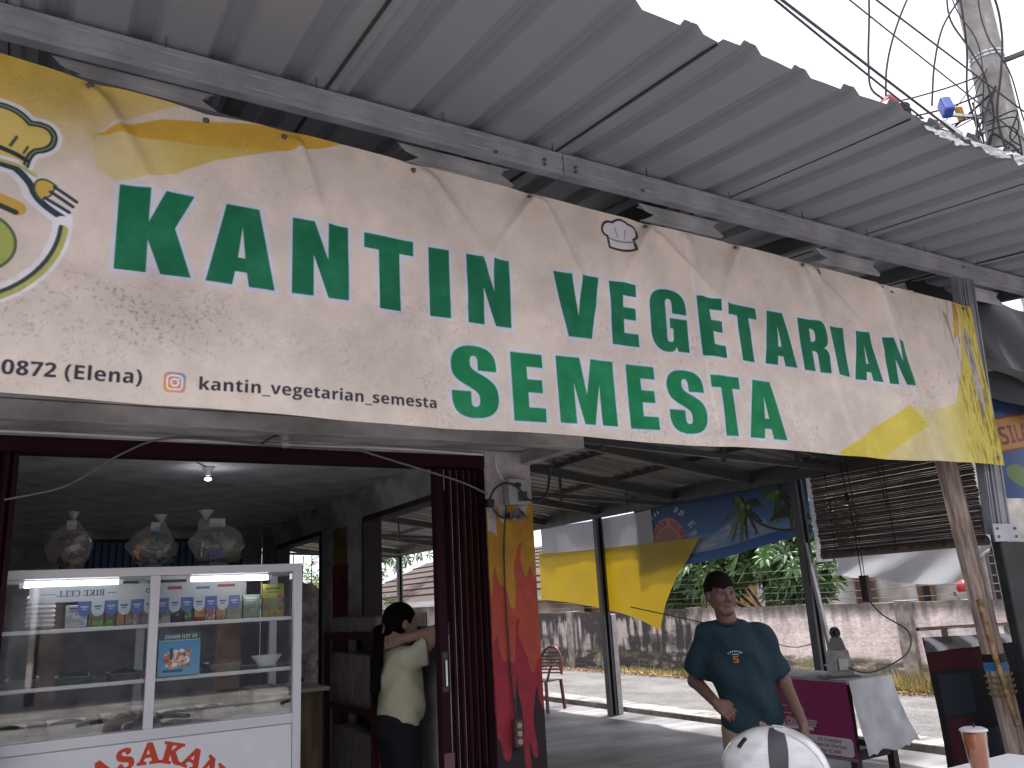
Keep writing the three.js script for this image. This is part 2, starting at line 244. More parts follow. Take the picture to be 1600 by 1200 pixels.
// ---------------------------------------------------------------- the front canopy
const roofY = (x, z) => 3.757 - 0.13 * (z + 3) - 0.0072 * x;
const canopy = thing('front_canopy', 'grey corrugated metal canopy on steel channels over the shop front', 'canopy');
function ribbed(x0, x1, pitch, y, z0, z1, seed) {          // a trapezoid sheet with its ribs running along z
  const prof = [], n = Math.round((x1 - x0) / pitch);
  for (let i = 0; i < n; i++) { const c = x0 + (i + 0.5) * pitch; for (const [d, h] of [[-0.5 * pitch, 0], [-0.2 * pitch, 0], [-0.11 * pitch, 0.034], [-0.02 * pitch, 0.034], [0, 0.031], [0.02 * pitch, 0.034], [0.11 * pitch, 0.034], [0.2 * pitch, 0]]) prof.push([c + d, h]); }
  prof.push([x1 + 0.03, 0]);
  const P = [], U = [], I = [], nz = 14;
  for (let j = 0; j <= nz; j++) for (let i = 0; i < prof.length; i++) {
    const z = mix(z0, z1, j / nz), [x, h] = prof[i]; const wob = 0.004 * (fbm(x * 3, z * 2.2, seed, 3) - 0.5) + (j === 0 ? 0.012 * (vnoise(x * 9, 1, seed + 4) - 0.5) : 0);
    P.push(x, y(x, z) + h + wob, z + (j === 0 ? 0.03 * (vnoise(x * 2.3, 7, seed) - 0.5) : 0)); U.push(x, z);
  }
  const m = prof.length; for (let j = 0; j < nz; j++) for (let i = 0; i < m - 1; i++) { const a = j * m + i; I.push(a, a + 1, a + m + 1, a, a + m + 1, a + m); }
  const g = new THREE.BufferGeometry(); g.setAttribute('position', new THREE.Float32BufferAttribute(P, 3)); g.setAttribute('uv', new THREE.Float32BufferAttribute(U, 2)); g.setIndex(I); const f = g.toNonIndexed(); f.computeVertexNormals(); return f;
}
for (let k = 0; k < 8; k++) { const x0 = -2.53 + k * 1.16; part('roof_sheet', ribbed(x0, x0 + 1.16, 0.29, (x, z) => roofY(x, z) + (x > x0 + 1.15 ? -0.012 : 0.0) + 0.004, -1.87, -4.22, 70 + k), mm.roofSheet, canopy); }
for (let k = 0; k < 7; k++) { const x = -2.53 + (k + 1) * 1.16; part('lap_edge', bar([x - 0.012, roofY(x, -1.89) - 0.004, -1.89], [x - 0.012, roofY(x, -4.2) - 0.004, -4.2], k === 2 || k === 3 || k === 6 ? 0.012 : 0.005, k === 2 || k === 3 || k === 6 ? 0.014 : 0.006), M(lin(0.03, 0.03, 0.035), 0.8), canopy); }
function channel(a, b, h, w) {                            // lipped C-channel from a to b, open side toward -z
  const t = 0.004, o = h / 2, p = [[0, -o], [0, -o * 0.62], [-0.006, -o * 0.56], [-0.006, -o * 0.46], [0, -o * 0.4], [0, o * 0.4], [-0.006, o * 0.46], [-0.006, o * 0.56], [0, o * 0.62], [0, o], [-w, o], [-w, o - 0.018], [-w + t, o - 0.018], [-w + t, o - t], [-t, o - t], [-t - 0.003, 0], [-t, -o + t], [-w + t, -o + t], [-w + t, -o + 0.018], [-w, -o + 0.018], [-w, -o]];
  const d = V(...b).sub(V(...a)), L = d.length(); d.normalize(); const side = V(0, 0, 1), up = V(0, 0, 0).crossVectors(side, d).normalize();
  return ext(p, L).applyMatrix4(new THREE.Matrix4().makeBasis(side, up, d.clone().negate())).translate(...b);
}
const by = (x) => 3.684 - 0.0072 * x;
part('beam', muv(channel([-2.6, by(-2.6), -2.99], [2.13, by(2.13), -2.99], 0.118, 0.05)), mm.steel, canopy);
part('beam', muv(channel([2.134, by(2.134), -2.988], [6.9, by(6.9), -2.988], 0.118, 0.05)), mm.steel, canopy);
part('beam', muv(channel([-2.6, 3.86, -4.19], [6.9, 3.79, -4.19], 0.1, 0.05)), mm.steel, canopy);
{ // short notched channels below the beam
  const cut = (x0, x1) => { const t = 0.05; const y0 = -0.05, y1 = 0.05; const L = x1 - x0; return [[0, y0], [0.07, y0 + 0.03], [0.10, 0], [0.04, y1 - 0.035], [0, y1], [L, y1], [L - 0.04, y1 - 0.02], [L - 0.05, 0.01], [L + 0.02, y0 + 0.02], [L, y0]]; };
  for (let i = -1; i < 5; i++) {
    const x0 = -0.07 + i * 1.37, x1 = x0 + 0.58, o = part('notched_channel', [ext(cut(x0, x1), 0.004), bar([0.02, 0.047, -0.02], [x1 - x0 - 0.02, 0.047, -0.02], 0.035, 0.004), bar([0.03, 0.02, 0.006], [x1 - x0 - 0.04, 0.02, 0.006], 0.004, 0.008), bar([0.09, -0.022, 0.006], [x1 - x0 - 0.03, -0.022, 0.006], 0.004, 0.008)].map(g => muv(g)), M(lin(0.5, 0.5, 0.54), 0.42, { metalness: 0.1, map: T.soft }), canopy);
    o.position.set(x0, 3.595 - 0.0105 * x0, -3.09);
  }
}
for (let i = 0; i < 8; i++) { const x = -1.7 + i * 1.16; part('rafter', muv(bar([x, roofY(x, -3) - 0.048, -3.01], [x, roofY(x, -4.2) - 0.052, -4.2], 0.05, 0.09)), mm.steelDark, canopy); }
{ // bolts on the beam, the post and its plate
  const bolt = new THREE.CylinderGeometry(0.008, 0.009, 0.008, 8).rotateX(Math.PI / 2);
  for (const [x, y] of [[2.02, 3.665], [2.2, 3.665], [2.02, 3.64], [2.2, 3.64], [1.75, 3.64], [2.62, 3.63], [5.42, 3.66], [5.36, 3.45], [5.38, 3.1], [5.4, 2.8]]) { const b = part('bolt', bolt, mm.steelDark, canopy); b.position.set(x, y, -2.983); }
  for (let i = 0; i < 11; i++) { const b = part('roof_screw', new THREE.CylinderGeometry(0.003, 0.003, 0.05, 6), mm.steelDark, canopy); const x = 0.3 + i * 0.58; b.position.set(x, roofY(x, -2.94) - 0.02, -2.94); }
  const P = canopy;
  const lean = (y) => 5.17 + (y - 1.85) * 0.105;          // the post stands slightly out of plumb
  for (const [o, w, m] of [[0.0, 0.045, mm.postSteel], [0.085, 0.13, mm.postSteel]]) {
    const a = [lean(1.85) + o + w / 2, 1.85, -3.03], b = [lean(3.72) + o * 0.8 + w / 2 + 0.0, 3.72, -3.03];
    part('post', [bar(a, b, 0.045, w, V(1, 0, 0)), bar([a[0] - w / 4, a[1], a[2] + 0.026], [b[0] - w / 4, b[1], b[2] + 0.026], 0.006, 0.012, V(1, 0, 0)), bar([a[0] + w / 3, a[1], a[2] + 0.026], [b[0] + w / 3, b[1], b[2] + 0.026], 0.006, 0.012, V(1, 0, 0))].map(g => muv(g)), m, P);
  }
  part('post_web', muv(bar([lean(1.9) + 0.06, 1.9, -3.05], [lean(3.7) + 0.06, 3.7, -3.05], 0.02, 0.1, V(1, 0, 0))), mm.steelDark, P);
  part('post_plate', muv(rb(5.15, 5.42, 1.80, 1.91, -2.995, -2.983, 0.003)), mm.steel, P);
  for (const [x, y] of [[5.19, 1.83], [5.38, 1.83], [5.19, 1.88], [5.38, 1.88]]) { const b = part('bolt', bolt, mm.steelDark, P); b.position.set(x, y, -2.979); }
  part('post_base', muv(rb(5.2, 5.5, 0, 1.798, -3.04, -2.985, 0.01)), M(lin(0.018, 0.018, 0.021), 0.7, { map: T.rough }), P, 'black wrapped lower end of the canopy post');
}
// ---------------------------------------------------------------- the big banner
const BX0 = -0.75, BX1 = 5.36, BY0 = 2.25, BY1 = 3.55;
const bannerTop = [[-0.75, 3.55], [-0.22, 3.52], [0.06, 3.495], [0.46, 3.475], [0.76, 3.48], [1.32, 3.462], [1.9, 3.45], [2.58, 3.425], [3.2, 3.42], [3.72, 3.405], [4.42, 3.375], [5.36, 3.355]];
const bannerBot = [[-0.75, 2.335], [-0.12, 2.33], [0.34, 2.312], [0.51, 2.314], [1.18, 2.308], [1.4, 2.302], [2.15, 2.298], [3.3, 2.288], [5.36, 2.278]];
const lerpList = (L, x) => { for (let i = 1; i < L.length; i++) if (x <= L[i][0]) { const t = (x - L[i - 1][0]) / (L[i][0] - L[i - 1][0]); return mix(L[i - 1][1], L[i][1], clamp(t)); } return L[L.length - 1][1]; };
const glyph = {
  K: 'M0 0L0 1L.42 1L.42 .6L.64 1L1.04 1L.78 .55L1.04 0L.62 0L.42 .4L.42 0Z', A: 'M0 0L.26 1L.74 1L1 0L.62 0L.585 .17L.41 .17L.375 0Z M.445 .34L.555 .34L.5 .74Z', N: 'M0 0L0 1L.38 1L.63 .5L.63 1L1 1L1 0L.64 0L.37 .55L.37 0Z',
  T: 'M0 1L1 1L1 .8L.71 .8L.71 0L.29 0L.29 .8L0 .8Z', I: 'M0 0L0 1L1 1L1 0Z', V: 'M0 1L.4 1L.51 .33L.62 1L1 1L.76 0L.26 0Z', E: 'M0 0L0 1L1 1L1 .8L.48 .8L.48 .61L.94 .61L.94 .42L.48 .42L.48 .2L1 .2L1 0Z',
  M: 'M0 0L0 1L.4 1L.5 .45L.6 1L1 1L1 0L.73 0L.73 .62L.6 0L.42 0L.28 .62L.28 0Z',
  R: 'M0 0L0 1L.55 1C.9 1 1 .92 1 .74C1 .58 .95 .5 .82 .47C.95 .44 1 .38 1 .28L1 0L.61 0L.61 .3C.61 .37 .58 .4 .42 .4L.42 0Z M.42 .83L.42 .57C.56 .57 .6 .6 .6 .7C.6 .8 .56 .83 .42 .83Z',
  G: 'M1 .62L1 .7C1 .92 .82 1 .5 1C.18 1 0 .9 0 .68L0 .32C0 .1 .18 0 .42 0C.55 0 .62 .03 .66 .1L.7 .02L1 .02L1 .54L.52 .54L.52 .38L.6 .38L.6 .25C.6 .17 .57 .16 .51 .16C.44 .16 .42 .18 .42 .26L.42 .74C.42 .82 .44 .85 .51 .85C.58 .85 .6 .82 .6 .74L.6 .62Z',
  S: 'M.98 .66L.98 .72C.98 .92 .82 1 .5 1C.18 1 .02 .9 .02 .72C.02 .58 .1 .52 .34 .44C.56 .36 .6 .34 .6 .25C.6 .18 .57 .15 .51 .15C.44 .15 .42 .18 .42 .26L.42 .36L.02 .36L.02 .28C.02 .08 .18 0 .5 0C.82 0 1 .09 1 .3C1 .46 .9 .52 .66 .6C.46 .66 .41 .69 .41 .77C.41 .83 .44 .86 .5 .86C.56 .86 .58 .83 .58 .76L.58 .66Z',
};
function drawGlyph(g, ch, X0, X1, Y0, Y1, tx, ty, fill, stroke, lw) {
  g.beginPath(); const mx = (a) => tx(mix(X0, X1, +a)), my = (a) => ty(mix(Y0, Y1, +a));
  for (const cmd of glyph[ch].match(/[MLCZ][^MLCZ]*/g)) { const n = cmd.slice(1).trim().split(/\s+/); if (cmd[0] === 'M') g.moveTo(mx(n[0]), my(n[1])); else if (cmd[0] === 'L') g.lineTo(mx(n[0]), my(n[1])); else if (cmd[0] === 'C') g.bezierCurveTo(mx(n[0]), my(n[1]), mx(n[2]), my(n[3]), mx(n[4]), my(n[5])); else g.closePath(); }
  if (stroke) { g.strokeStyle = stroke; g.lineWidth = lw; g.lineJoin = 'round'; g.stroke(); }
  if (fill) { g.fillStyle = fill; g.fill(ch === 'K' ? 'nonzero' : 'evenodd'); }
}
const bannerTex = ctex(2048, 436, (g, w, h) => {
  const tx = (x) => (x - BX0) / (BX1 - BX0) * w, ty = (y) => (1 - (y - BY0) / (BY1 - BY0)) * h, S = w / (BX1 - BX0);
  const poly = (c, pts) => { g.fillStyle = c; g.beginPath(); pts.forEach((p, i) => g[i ? 'lineTo' : 'moveTo'](tx(p[0]), ty(p[1]))); g.closePath(); g.fill(); };
  g.fillStyle = '#dacdc3'; g.fillRect(0, 0, w, h);
  // yellow corner prints
  { const gr = g.createLinearGradient(tx(-0.15), ty(3.55), tx(0.02), ty(3.12)); gr.addColorStop(0, 'rgba(206,172,72,1)'); gr.addColorStop(0.45, 'rgba(208,180,88,0.85)'); gr.addColorStop(1, 'rgba(214,196,140,0)'); poly(gr, [[-0.8, 3.6], [0.6, 3.6], [0.3, 3.44], [0.09, 3.3], [0.12, 3.1], [-0.8, 3.1]]); }
  g.save(); g.lineCap = 'round'; for (const [x0, x1, wd] of [[3.7, 3.98, 0.05], [4.36, 4.68, 0.05], [4.5, 4.78, 0.018], [2.84, 2.92, 0.02]]) for (let q = 4; q > 0; q--) { g.strokeStyle = 'rgba(236,232,230,0.13)'; g.lineWidth = wd * S * q / 3; g.beginPath(); g.moveTo(tx(x0), ty(3.4)); g.lineTo(tx(x1), ty(2.25)); g.stroke(); } g.restore();  // pale soft streaks: light caught on the folds, painted into the print
  let wash; { const gr = g.createLinearGradient(tx(0.1), ty(3.2), tx(0.75), ty(3.35)); gr.addColorStop(0, 'rgba(212,194,120,0.55)'); gr.addColorStop(0.5, 'rgba(204,180,92,0.9)'); gr.addColorStop(1, 'rgba(196,176,84,1)'); wash = gr; }
  poly(wash, [[0.08, 3.29], [0.2, 3.325], [0.36, 3.32], [0.75, 3.385], [0.5, 3.28], [0.36, 3.19], [0.17, 3.12], [0.1, 3.16]]);
  poly('#cfa640', [[0.08, 3.29], [0.3, 3.40], [0.5, 3.45], [0.8, 3.5], [1.03, 3.485], [0.9, 3.43], [0.76, 3.385], [0.45, 3.33], [0.25, 3.31]]);
  { const gr = g.createLinearGradient(tx(4.2), 0, tx(5.3), 0); gr.addColorStop(0, 'rgba(214,200,110,0.75)'); gr.addColorStop(0.45, 'rgba(212,200,128,0.55)'); gr.addColorStop(0.8, 'rgba(208,192,90,0.95)'); gr.addColorStop(1, 'rgba(206,190,84,1)'); poly(gr, [[3.8, 2.2], [3.82, 2.3], [4.5, 2.61], [4.75, 2.6], [5.0, 2.66], [5.12, 2.9], [5.2, 3.2], [5.22, 3.5], [5.5, 3.5], [5.5, 2.2]]); }
  poly('rgba(217,198,74,0.85)', [[3.8, 2.2], [3.82, 2.3], [4.5, 2.61], [4.66, 2.5], [4.2, 2.29], [4.2, 2.2]]);
  poly('#d9ab45', [[5.14, 3.5], [5.15, 3.3], [5.12, 3.18], [5.09, 3.08], [5.17, 3.15], [5.24, 3.5]]);
  poly('#b6ab9d', [[5.19, 3.12], [5.23, 2.7], [5.26, 2.55], [5.3, 2.75], [5.28, 3.1], [5.25, 3.2]]);
  poly('#a89c90', [[5.02, 3.28], [5.07, 3.26], [5.09, 3.02], [5.06, 3.14]]);
  // emblem: hat, fork, plate
  g.lineCap = 'round'; g.lineJoin = 'round';
  const path = (pts, c, lw, fill) => { g.beginPath(); pts.forEach((p, i) => { if (!i) g.moveTo(tx(p[0]), ty(p[1])); else if (p.length === 2) g.lineTo(tx(p[0]), ty(p[1])); else g.quadraticCurveTo(tx(p[0]), ty(p[1]), tx(p[2]), ty(p[3])); }); if (fill) { g.fillStyle = fill; g.fill(); } if (c) { g.strokeStyle = c; g.lineWidth = lw * S; g.stroke(); } };
  const hat = [[-0.11, 3.115], [-0.105, 3.16, -0.085, 3.175], [-0.03, 3.19, -0.035, 3.24], [-0.045, 3.285, -0.11, 3.275], [-0.16, 3.335, -0.24, 3.32], [-0.33, 3.335, -0.37, 3.27], [-0.45, 3.27, -0.45, 3.22], [-0.43, 3.17, -0.38, 3.165], [-0.38, 3.12]];
  path(hat, '#e4e2ea', 0.05); path(hat, '#2d3a3c', 0.02, '#d8c06a'); path(hat, '#7f8f6a', 0.006);
  path([[-0.11, 3.135], [-0.16, 3.165, -0.25, 3.18]], '#2d3a3c', 0.016); path([[-0.12, 3.16], [-0.11, 3.185]], '#46564c', 0.008); path([[-0.16, 3.18], [-0.145, 3.215]], '#46564c', 0.01);
  path([[-0.3, 3.12], [-0.15, 3.105], [-0.09, 3.06, -0.085, 3.02], [-0.06, 2.99, 0.015, 2.945]], '#e4e2ea', 0.06);
  path([[-0.3, 3.13], [-0.14, 3.1], [-0.09, 3.06, -0.08, 3.025], [-0.06, 2.985, 0.01, 2.95]], '#30404a', 0.022);
  path([[-0.3, 3.138], [-0.13, 3.112], [-0.08, 3.085]], '#b8b878', 0.012);
  path([[-0.075, 3.065], [-0.055, 3.09, -0.015, 3.06], [-0.03, 3.02], [-0.055, 3.0], [-0.09, 3.03, -0.075, 3.065]], '#4a5848', 0.006, '#caa94e');
  for (const [a, b, c, d] of [[-0.02, 3.055, 0.05, 3.015], [-0.03, 3.035, 0.04, 2.995], [-0.045, 3.01, 0.03, 2.972]]) path([[a, b], [c, d]], '#30404a', 0.011);
  const arc = (r, a0, a1, c, lw) => { g.beginPath(); g.arc(tx(-0.3), ty(2.925), r * S, a0, a1); g.strokeStyle = c; g.lineWidth = lw * S; g.stroke(); };
  arc(0.315, 0.0, 2.6, '#e4e2ea', 0.06); arc(0.318, 0.06, 2.6, '#b3b465', 0.03); arc(0.31, 0.03, 1.5, '#33474c', 0.012);
  g.fillStyle = '#a9b45e'; g.beginPath(); g.arc(tx(-0.215), ty(2.82), 0.1 * S, 0, 7); g.fill(); g.strokeStyle = '#5a6a4a'; g.lineWidth = 3; g.stroke();
  path([[-0.32, 3.0], [-0.2, 2.985], [-0.12, 2.955]], '#caa94e', 0.05); path([[-0.32, 2.98], [-0.2, 2.965], [-0.125, 2.94]], '#3a3f3a', 0.018);
  // toque above the second word
  const toq = [[2.345, 3.25], [2.34, 3.31], [2.3, 3.315, 2.315, 3.36], [2.33, 3.395, 2.38, 3.39], [2.42, 3.43, 2.47, 3.395], [2.525, 3.39, 2.52, 3.35], [2.52, 3.32, 2.495, 3.315], [2.495, 3.255], [2.42, 3.235, 2.345, 3.25]];
  path(toq, '#3a3036', 0.012, '#d9d6dc'); path([[2.35, 3.3], [2.42, 3.28, 2.495, 3.3]], '#8b878d', 0.008); path([[2.4, 3.31], [2.39, 3.36]], '#98949a', 0.006); path([[2.44, 3.31], [2.45, 3.36]], '#98949a', 0.006);
  // the name
  const word = [['K', .18, .42, 2.79, 3.11], ['A', .48, .73, 2.785, 3.105], ['N', .795, 1.02, 2.785, 3.1], ['T', 1.09, 1.31, 2.775, 3.095], ['I', 1.38, 1.475, 2.775, 3.085], ['N', 1.56, 1.775, 2.77, 3.085], ['V', 2.01, 2.26, 2.765, 3.075], ['E', 2.32, 2.48, 2.755, 3.07], ['G', 2.56, 2.79, 2.75, 3.075], ['E', 2.87, 3.03, 2.75, 3.07], ['T', 3.08, 3.3, 2.75, 3.06], ['A', 3.32, 3.57, 2.755, 3.06], ['R', 3.63, 3.85, 2.75, 3.055], ['I', 3.915, 4.03, 2.75, 3.045], ['A', 4.075, 4.31, 2.74, 3.04], ['N', 4.365, 4.58, 2.735, 3.025],
    ['S', 1.465, 1.69, 2.35, 2.665], ['E', 1.76, 1.92, 2.35, 2.66], ['M', 1.995, 2.31, 2.355, 2.665], ['E', 2.385, 2.55, 2.35, 2.66], ['S', 2.615, 2.85, 2.34, 2.66], ['T', 2.9, 3.09, 2.34, 2.65], ['A', 3.12, 3.4, 2.34, 2.65]];
  for (const [c, a, b, y0, y1] of word) drawGlyph(g, c, a, b, y0, y1, tx, ty, null, '#cfd0e0', 0.032 * S);
  for (const [c, a, b, y0, y1] of word) drawGlyph(g, c, a, b, y0, y1, tx, ty, y1 > 2.8 ? '#0d6a46' : '#0e7a4a');
  // small print
  g.fillStyle = '#33333a'; g.textBaseline = 'alphabetic';
  const fit = (s, x0, x1, y0, y1, px) => { g.save(); g.font = `bold ${px}px sans-serif`; const m = g.measureText(s).width; g.translate(tx(x0), ty(y0)); g.transform((tx(x1) - tx(x0)) / m, (ty(y1) - ty(y0)) / m, 0, 1, 0, 0); g.fillText(s, 0, 0); g.restore(); };
  fit('0872 (Elena)', -0.12, 0.295, 2.382, 2.385, 23); fit('kantin_vegetarian_semesta', 0.472, 1.40, 2.383, 2.378, 21);
  { // little camera icon
    const x = tx(0.36), y = ty(2.435), s = 0.072 * S, gr = g.createLinearGradient(x, y + s, x + s, y); gr.addColorStop(0, '#e0a85a'); gr.addColorStop(0.5, '#c98a8a'); gr.addColorStop(1, '#6f8fc0');
    g.fillStyle = gr; g.beginPath(); g.roundRect(x, y, s, s, s * 0.24); g.fill(); g.strokeStyle = '#ece4dc'; g.lineWidth = s * 0.09; g.beginPath(); g.roundRect(x + s * .16, y + s * .16, s * .68, s * .68, s * 0.18); g.stroke(); g.beginPath(); g.arc(x + s / 2, y + s / 2, s * 0.17, 0, 7); g.stroke(); g.fillStyle = '#ece4dc'; g.beginPath(); g.arc(x + s * .7, y + s * .3, s * 0.05, 0, 7); g.fill();
  }
  // dust, mildew specks, faded cloth
  const im = g.getImageData(0, 0, w, h), d = im.data;
  for (let j = 0; j < h; j++) for (let i = 0; i < w; i++) {
    const k = (j * w + i) * 4, x = BX0 + i / S, y = BY1 - j / h * (BY1 - BY0);
    const big = fbm(i / 90, j / 90, 81, 4), mid = fbm(i / 22, j / 22, 82, 3), sp = vnoise(i / 1.7, j / 1.7, 83), cell = (0.55 * vnoise(i / 1.9, j / 1.9, 84) + 0.45 * vnoise(i / 4.3, j / 4.3, 87));
    const patch = sstep(0.35, 0.75, fbm(i / 120 + 3, j / 80, 85, 4));
    let n = 0.93 + 0.16 * (big - 0.5) + 0.09 * (mid - 0.5);
    n -= (0.13 * patch + 0.03) * sstep(0.55, 0.9, cell) * (y < 2.85 ? 1 : 0.4);
    if (sp > 0.9) n -= 0.16 * (sp - 0.9) * 10 * (0.4 + 0.6 * patch);
    n -= 0.10 * Math.exp(-(((x - 0.3) / 0.28) ** 2) - (((y - 2.66) / 0.13) ** 2)) * (0.7 + 0.6 * cell);
    n -= 0.07 * Math.exp(-(((x - 1.1) / 0.4) ** 2) - (((y - 2.6) / 0.16) ** 2)) * (0.6 + 0.6 * cell);
    if (x > 4.9) n -= 0.3 * sstep(0.5, 0.75, fbm(i / 5, j / 30, 86, 3)) * sstep(4.9, 5.25, x);
    if (d[k + 1] > d[k] * 1.6) { const w2 = clamp((fbm(i / 26 + 7, j / 26, 88, 4) - 0.38) * 1.3) + 0.25 * (cell - 0.5); d[k] += 34 * w2; d[k + 1] += 22 * w2; d[k + 2] += 26 * w2; }
    d[k] = d[k] * n + 3; d[k + 1] = d[k + 1] * n * (y < 2.7 ? 1.0 : 0.99) + 3; d[k + 2] = d[k + 2] * n * 0.99 + 4;  // upper part a touch pinker: backlight put into the cloth colour
  }
  g.putImageData(im, 0, 0);
});
const banner = thing('shop_banner', 'long weathered cream banner with green lettering hung under the canopy', 'banner');
{
  const pins = [-0.5, 0.06, 0.46, 0.76, 1.32, 1.9, 2.58, 3.2, 3.72, 4.42, 5.28];
  const fold = (x, y, x0, y0, slope, wdt, amp, len) => { const dn = y0 - y; if (dn < -0.03) return 0; const c = x0 + slope * dn, e = (x - c) / (wdt * (0.5 + dn * 1.1)); return amp * Math.exp(-e * e) * sstep(-0.03, 0.04, dn) * Math.exp(-dn / len); };
  const fz = (x, y) => {
    const top = lerpList(bannerTop, x), dn = top - y; let z = 0.05 * (fbm(x * 1.3, y * 1.1, 91, 3) - 0.5) * sstep(0, 0.4, dn) + 0.016 * (fbm(x * 4, y * 2.4, 92, 3) - 0.5);
    for (let i = 0; i < pins.length; i++) { z -= 0.012 * Math.exp(-(((x - pins[i]) / 0.07) ** 2) - ((dn / 0.09) ** 2)); }
    z += fold(x, y, 0.07, 3.47, 0.62, 0.05, 0.065, 0.26) + fold(x, y, 0.8, 3.45, 0.35, 0.04, 0.05, 0.26) - fold(x, y, 0.1, 3.48, 0.05, 0.05, 0.02, 0.5) + fold(x, y, 1.36, 3.44, 0.9, 0.05, 0.045, 0.16);
    z += fold(x, y, 1.92, 3.43, -0.7, 0.04, 0.05, 0.22) + fold(x, y, 1.95, 3.43, 0.55, 0.04, 0.06, 0.24) + fold(x, y, 2.6, 3.4, -0.6, 0.05, 0.05, 0.22) + fold(x, y, 3.22, 3.4, -0.5, 0.05, 0.045, 0.26) + fold(x, y, 2.62, 3.39, 1.3, 0.05, 0.045, 0.18);
    z += fold(x, y, 3.72, 3.40, 0.26, 0.06, 0.03, 1.2) - fold(x, y, 3.86, 3.42, 0.30, 0.07, 0.022, 1.2) + fold(x, y, 4.38, 3.37, 0.28, 0.065, 0.035, 1.4) - fold(x, y, 4.54, 3.37, 0.3, 0.08, 0.025, 1.2) + fold(x, y, 4.72, 3.37, 0.1, 0.05, 0.03, 0.8) + fold(x, y, 3.78, 3.39, 1.3, 0.05, 0.04, 0.2) + fold(x, y, 2.86, 3.41, 0.12, 0.035, 0.02, 0.9);
    return z;
  };
  const gm = sheet(420, 90, (u, v) => { const x = mix(BX0, BX1, u), t = lerpList(bannerTop, x), b = lerpList(bannerBot, x) + 0.006 * Math.sin(x * 4.1) - 0.004, y = mix(b, t, v); return [x, y, -2.955 + fz(x, y)]; }, 0.003);
  const p = gm.attributes.position, u = gm.attributes.uv; for (let i = 0; i < p.count; i++) u.setXY(i, (p.getX(i) - BX0) / (BX1 - BX0), (p.getY(i) - BY0) / (BY1 - BY0));
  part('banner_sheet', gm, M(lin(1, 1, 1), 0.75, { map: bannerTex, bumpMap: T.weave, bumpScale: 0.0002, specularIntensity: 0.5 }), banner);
  const scr = lathe([[0, 0.012], [0.005, 0.011], [0.008, 0.006], [0.009, 0], [0.013, 0], [0.014, -0.003]], 10).rotateX(Math.PI / 2);
  for (const x of pins) { const y = lerpList(bannerTop, x) - 0.028, s = part('screw', scr, mm.steelDark, banner); s.position.set(x, y, -2.953 + fz(x, y)); }
  part('eyelet', lathe([[0.008, 0.003], [0.014, 0.003], [0.016, 0]], 10).rotateX(Math.PI / 2).translate(5.3, 2.32, -2.945), mm.steelDark, banner);
  part('top_batten', bar([BX0, 3.52, -2.985], [5.35, 3.33, -2.985], 0.03, 0.03), mm.steelDark, banner);
}
// ---------------------------------------------------------------- the side terrace: roof, posts, hangings on the street side (x = 7.3)
const terr = thing('terrace_roof', 'low corrugated lean-to roof on dark steel posts beside the shop', 'terrace roof');
const terY = (x) => 2.93 + 0.14 * (7.4 - x);
const mTerr = M(lin(0.27, 0.265, 0.26), 0.5, { metalness: 0.2, map: T.grime });
for (let k = 0; k < 21; k++) {                           // sheets with ribs running along x, falling to the street
  const z0 = -20.5 + k * 0.82, g = ribbed(z0, z0 + 0.82, 0.205, () => 0, 0, 1, 200 + k), p = g.attributes.position;
  for (let i = 0; i < p.count; i++) { const a = p.getX(i), h = p.getY(i), t = p.getZ(i), x = mix(7.57, 2.46, t); p.setXYZ(i, x, terY(x) + h * 0.9 + 0.006 * (k % 2), a); }
  g.computeVertexNormals(); part('roof_sheet', g, mTerr, terr);
}
for (const z of [-20, -17.8, -15.8, -13.6, -11.6, -10.1, -8.4, -7.0, -5.6, -4.2]) part('rafter', muv(bar([2.47, terY(2.47) - 0.1, z], [7.5, terY(7.5) - 0.1, z], 0.06, 0.1)), mm.steelDark, terr);
for (let i = 0; i < 6; i++) { const x = 2.75 + i * 0.92; part('purlin', muv(bar([x, terY(x) - 0.027, -20.4], [x, terY(x) - 0.027, -3.4], 0.045, 0.045)), mm.steelDark, terr); }
part('edge_beam', muv(bar([7.34, 2.838, -20.4], [7.34, 2.838, -3.6], 0.06, 0.192)), mm.steelDark, terr);
for (const z of [-17.8, -13.6, -8.4, -5.6]) { part('truss_bar', muv(bar([2.6, 2.96, z - 0.04], [7.3, 2.74, z - 0.04], 0.04, 0.05)), mm.steelDark, terr); for (const x of [4.2, 5.6, 6.6]) part('truss_bar', muv(bar([x, 2.9 - (x - 2.6) * 0.047, z - 0.04], [x, terY(x) - 0.12, z - 0.04], 0.03, 0.03, V(1, 0, 0))), mm.steelDark, terr); }
{
  const lightStrip = M(lin(0.5, 0.5, 0.52), 0.5, { metalness: 0.3, map: T.soft });
  const post = (z, top, o) => { const p = part('post', [muv(rb(7.26, 7.30, 0, top, z - 0.045, z + 0.045, 0.004)), muv(rb(7.345, 7.38, 0, top, z - 0.045, z + 0.045, 0.004)), muv(bx(7.30, 7.345, 0, top, z - 0.045, z - 0.04))], mm.steelDark, terr); if (o) part('lit_post_strip', muv(rb(7.385, 7.47, 0, o, z - 0.06, z + 0.06, 0.006)), lightStrip, p); };  // pale strip: sunlit lower half of the post, put into its colour
  post(-10.1, 2.74, 1.36); post(-6.33, 2.74, 0); post(-13.6, 2.74, 0); post(-17.8, 2.74, 0);
  part('post', [muv(rb(7.28, 7.36, 0, 2.74, -4.26, -4.16, 0.006))], M(lin(0.06, 0.17, 0.22), 0.5, { map: T.soft }), terr, 'teal painted corner post');
  part('brace', muv(bar([7.3, 2.05, -6.3], [7.3, 0.02, -6.05], 0.04, 0.04)), lightStrip, terr);
}
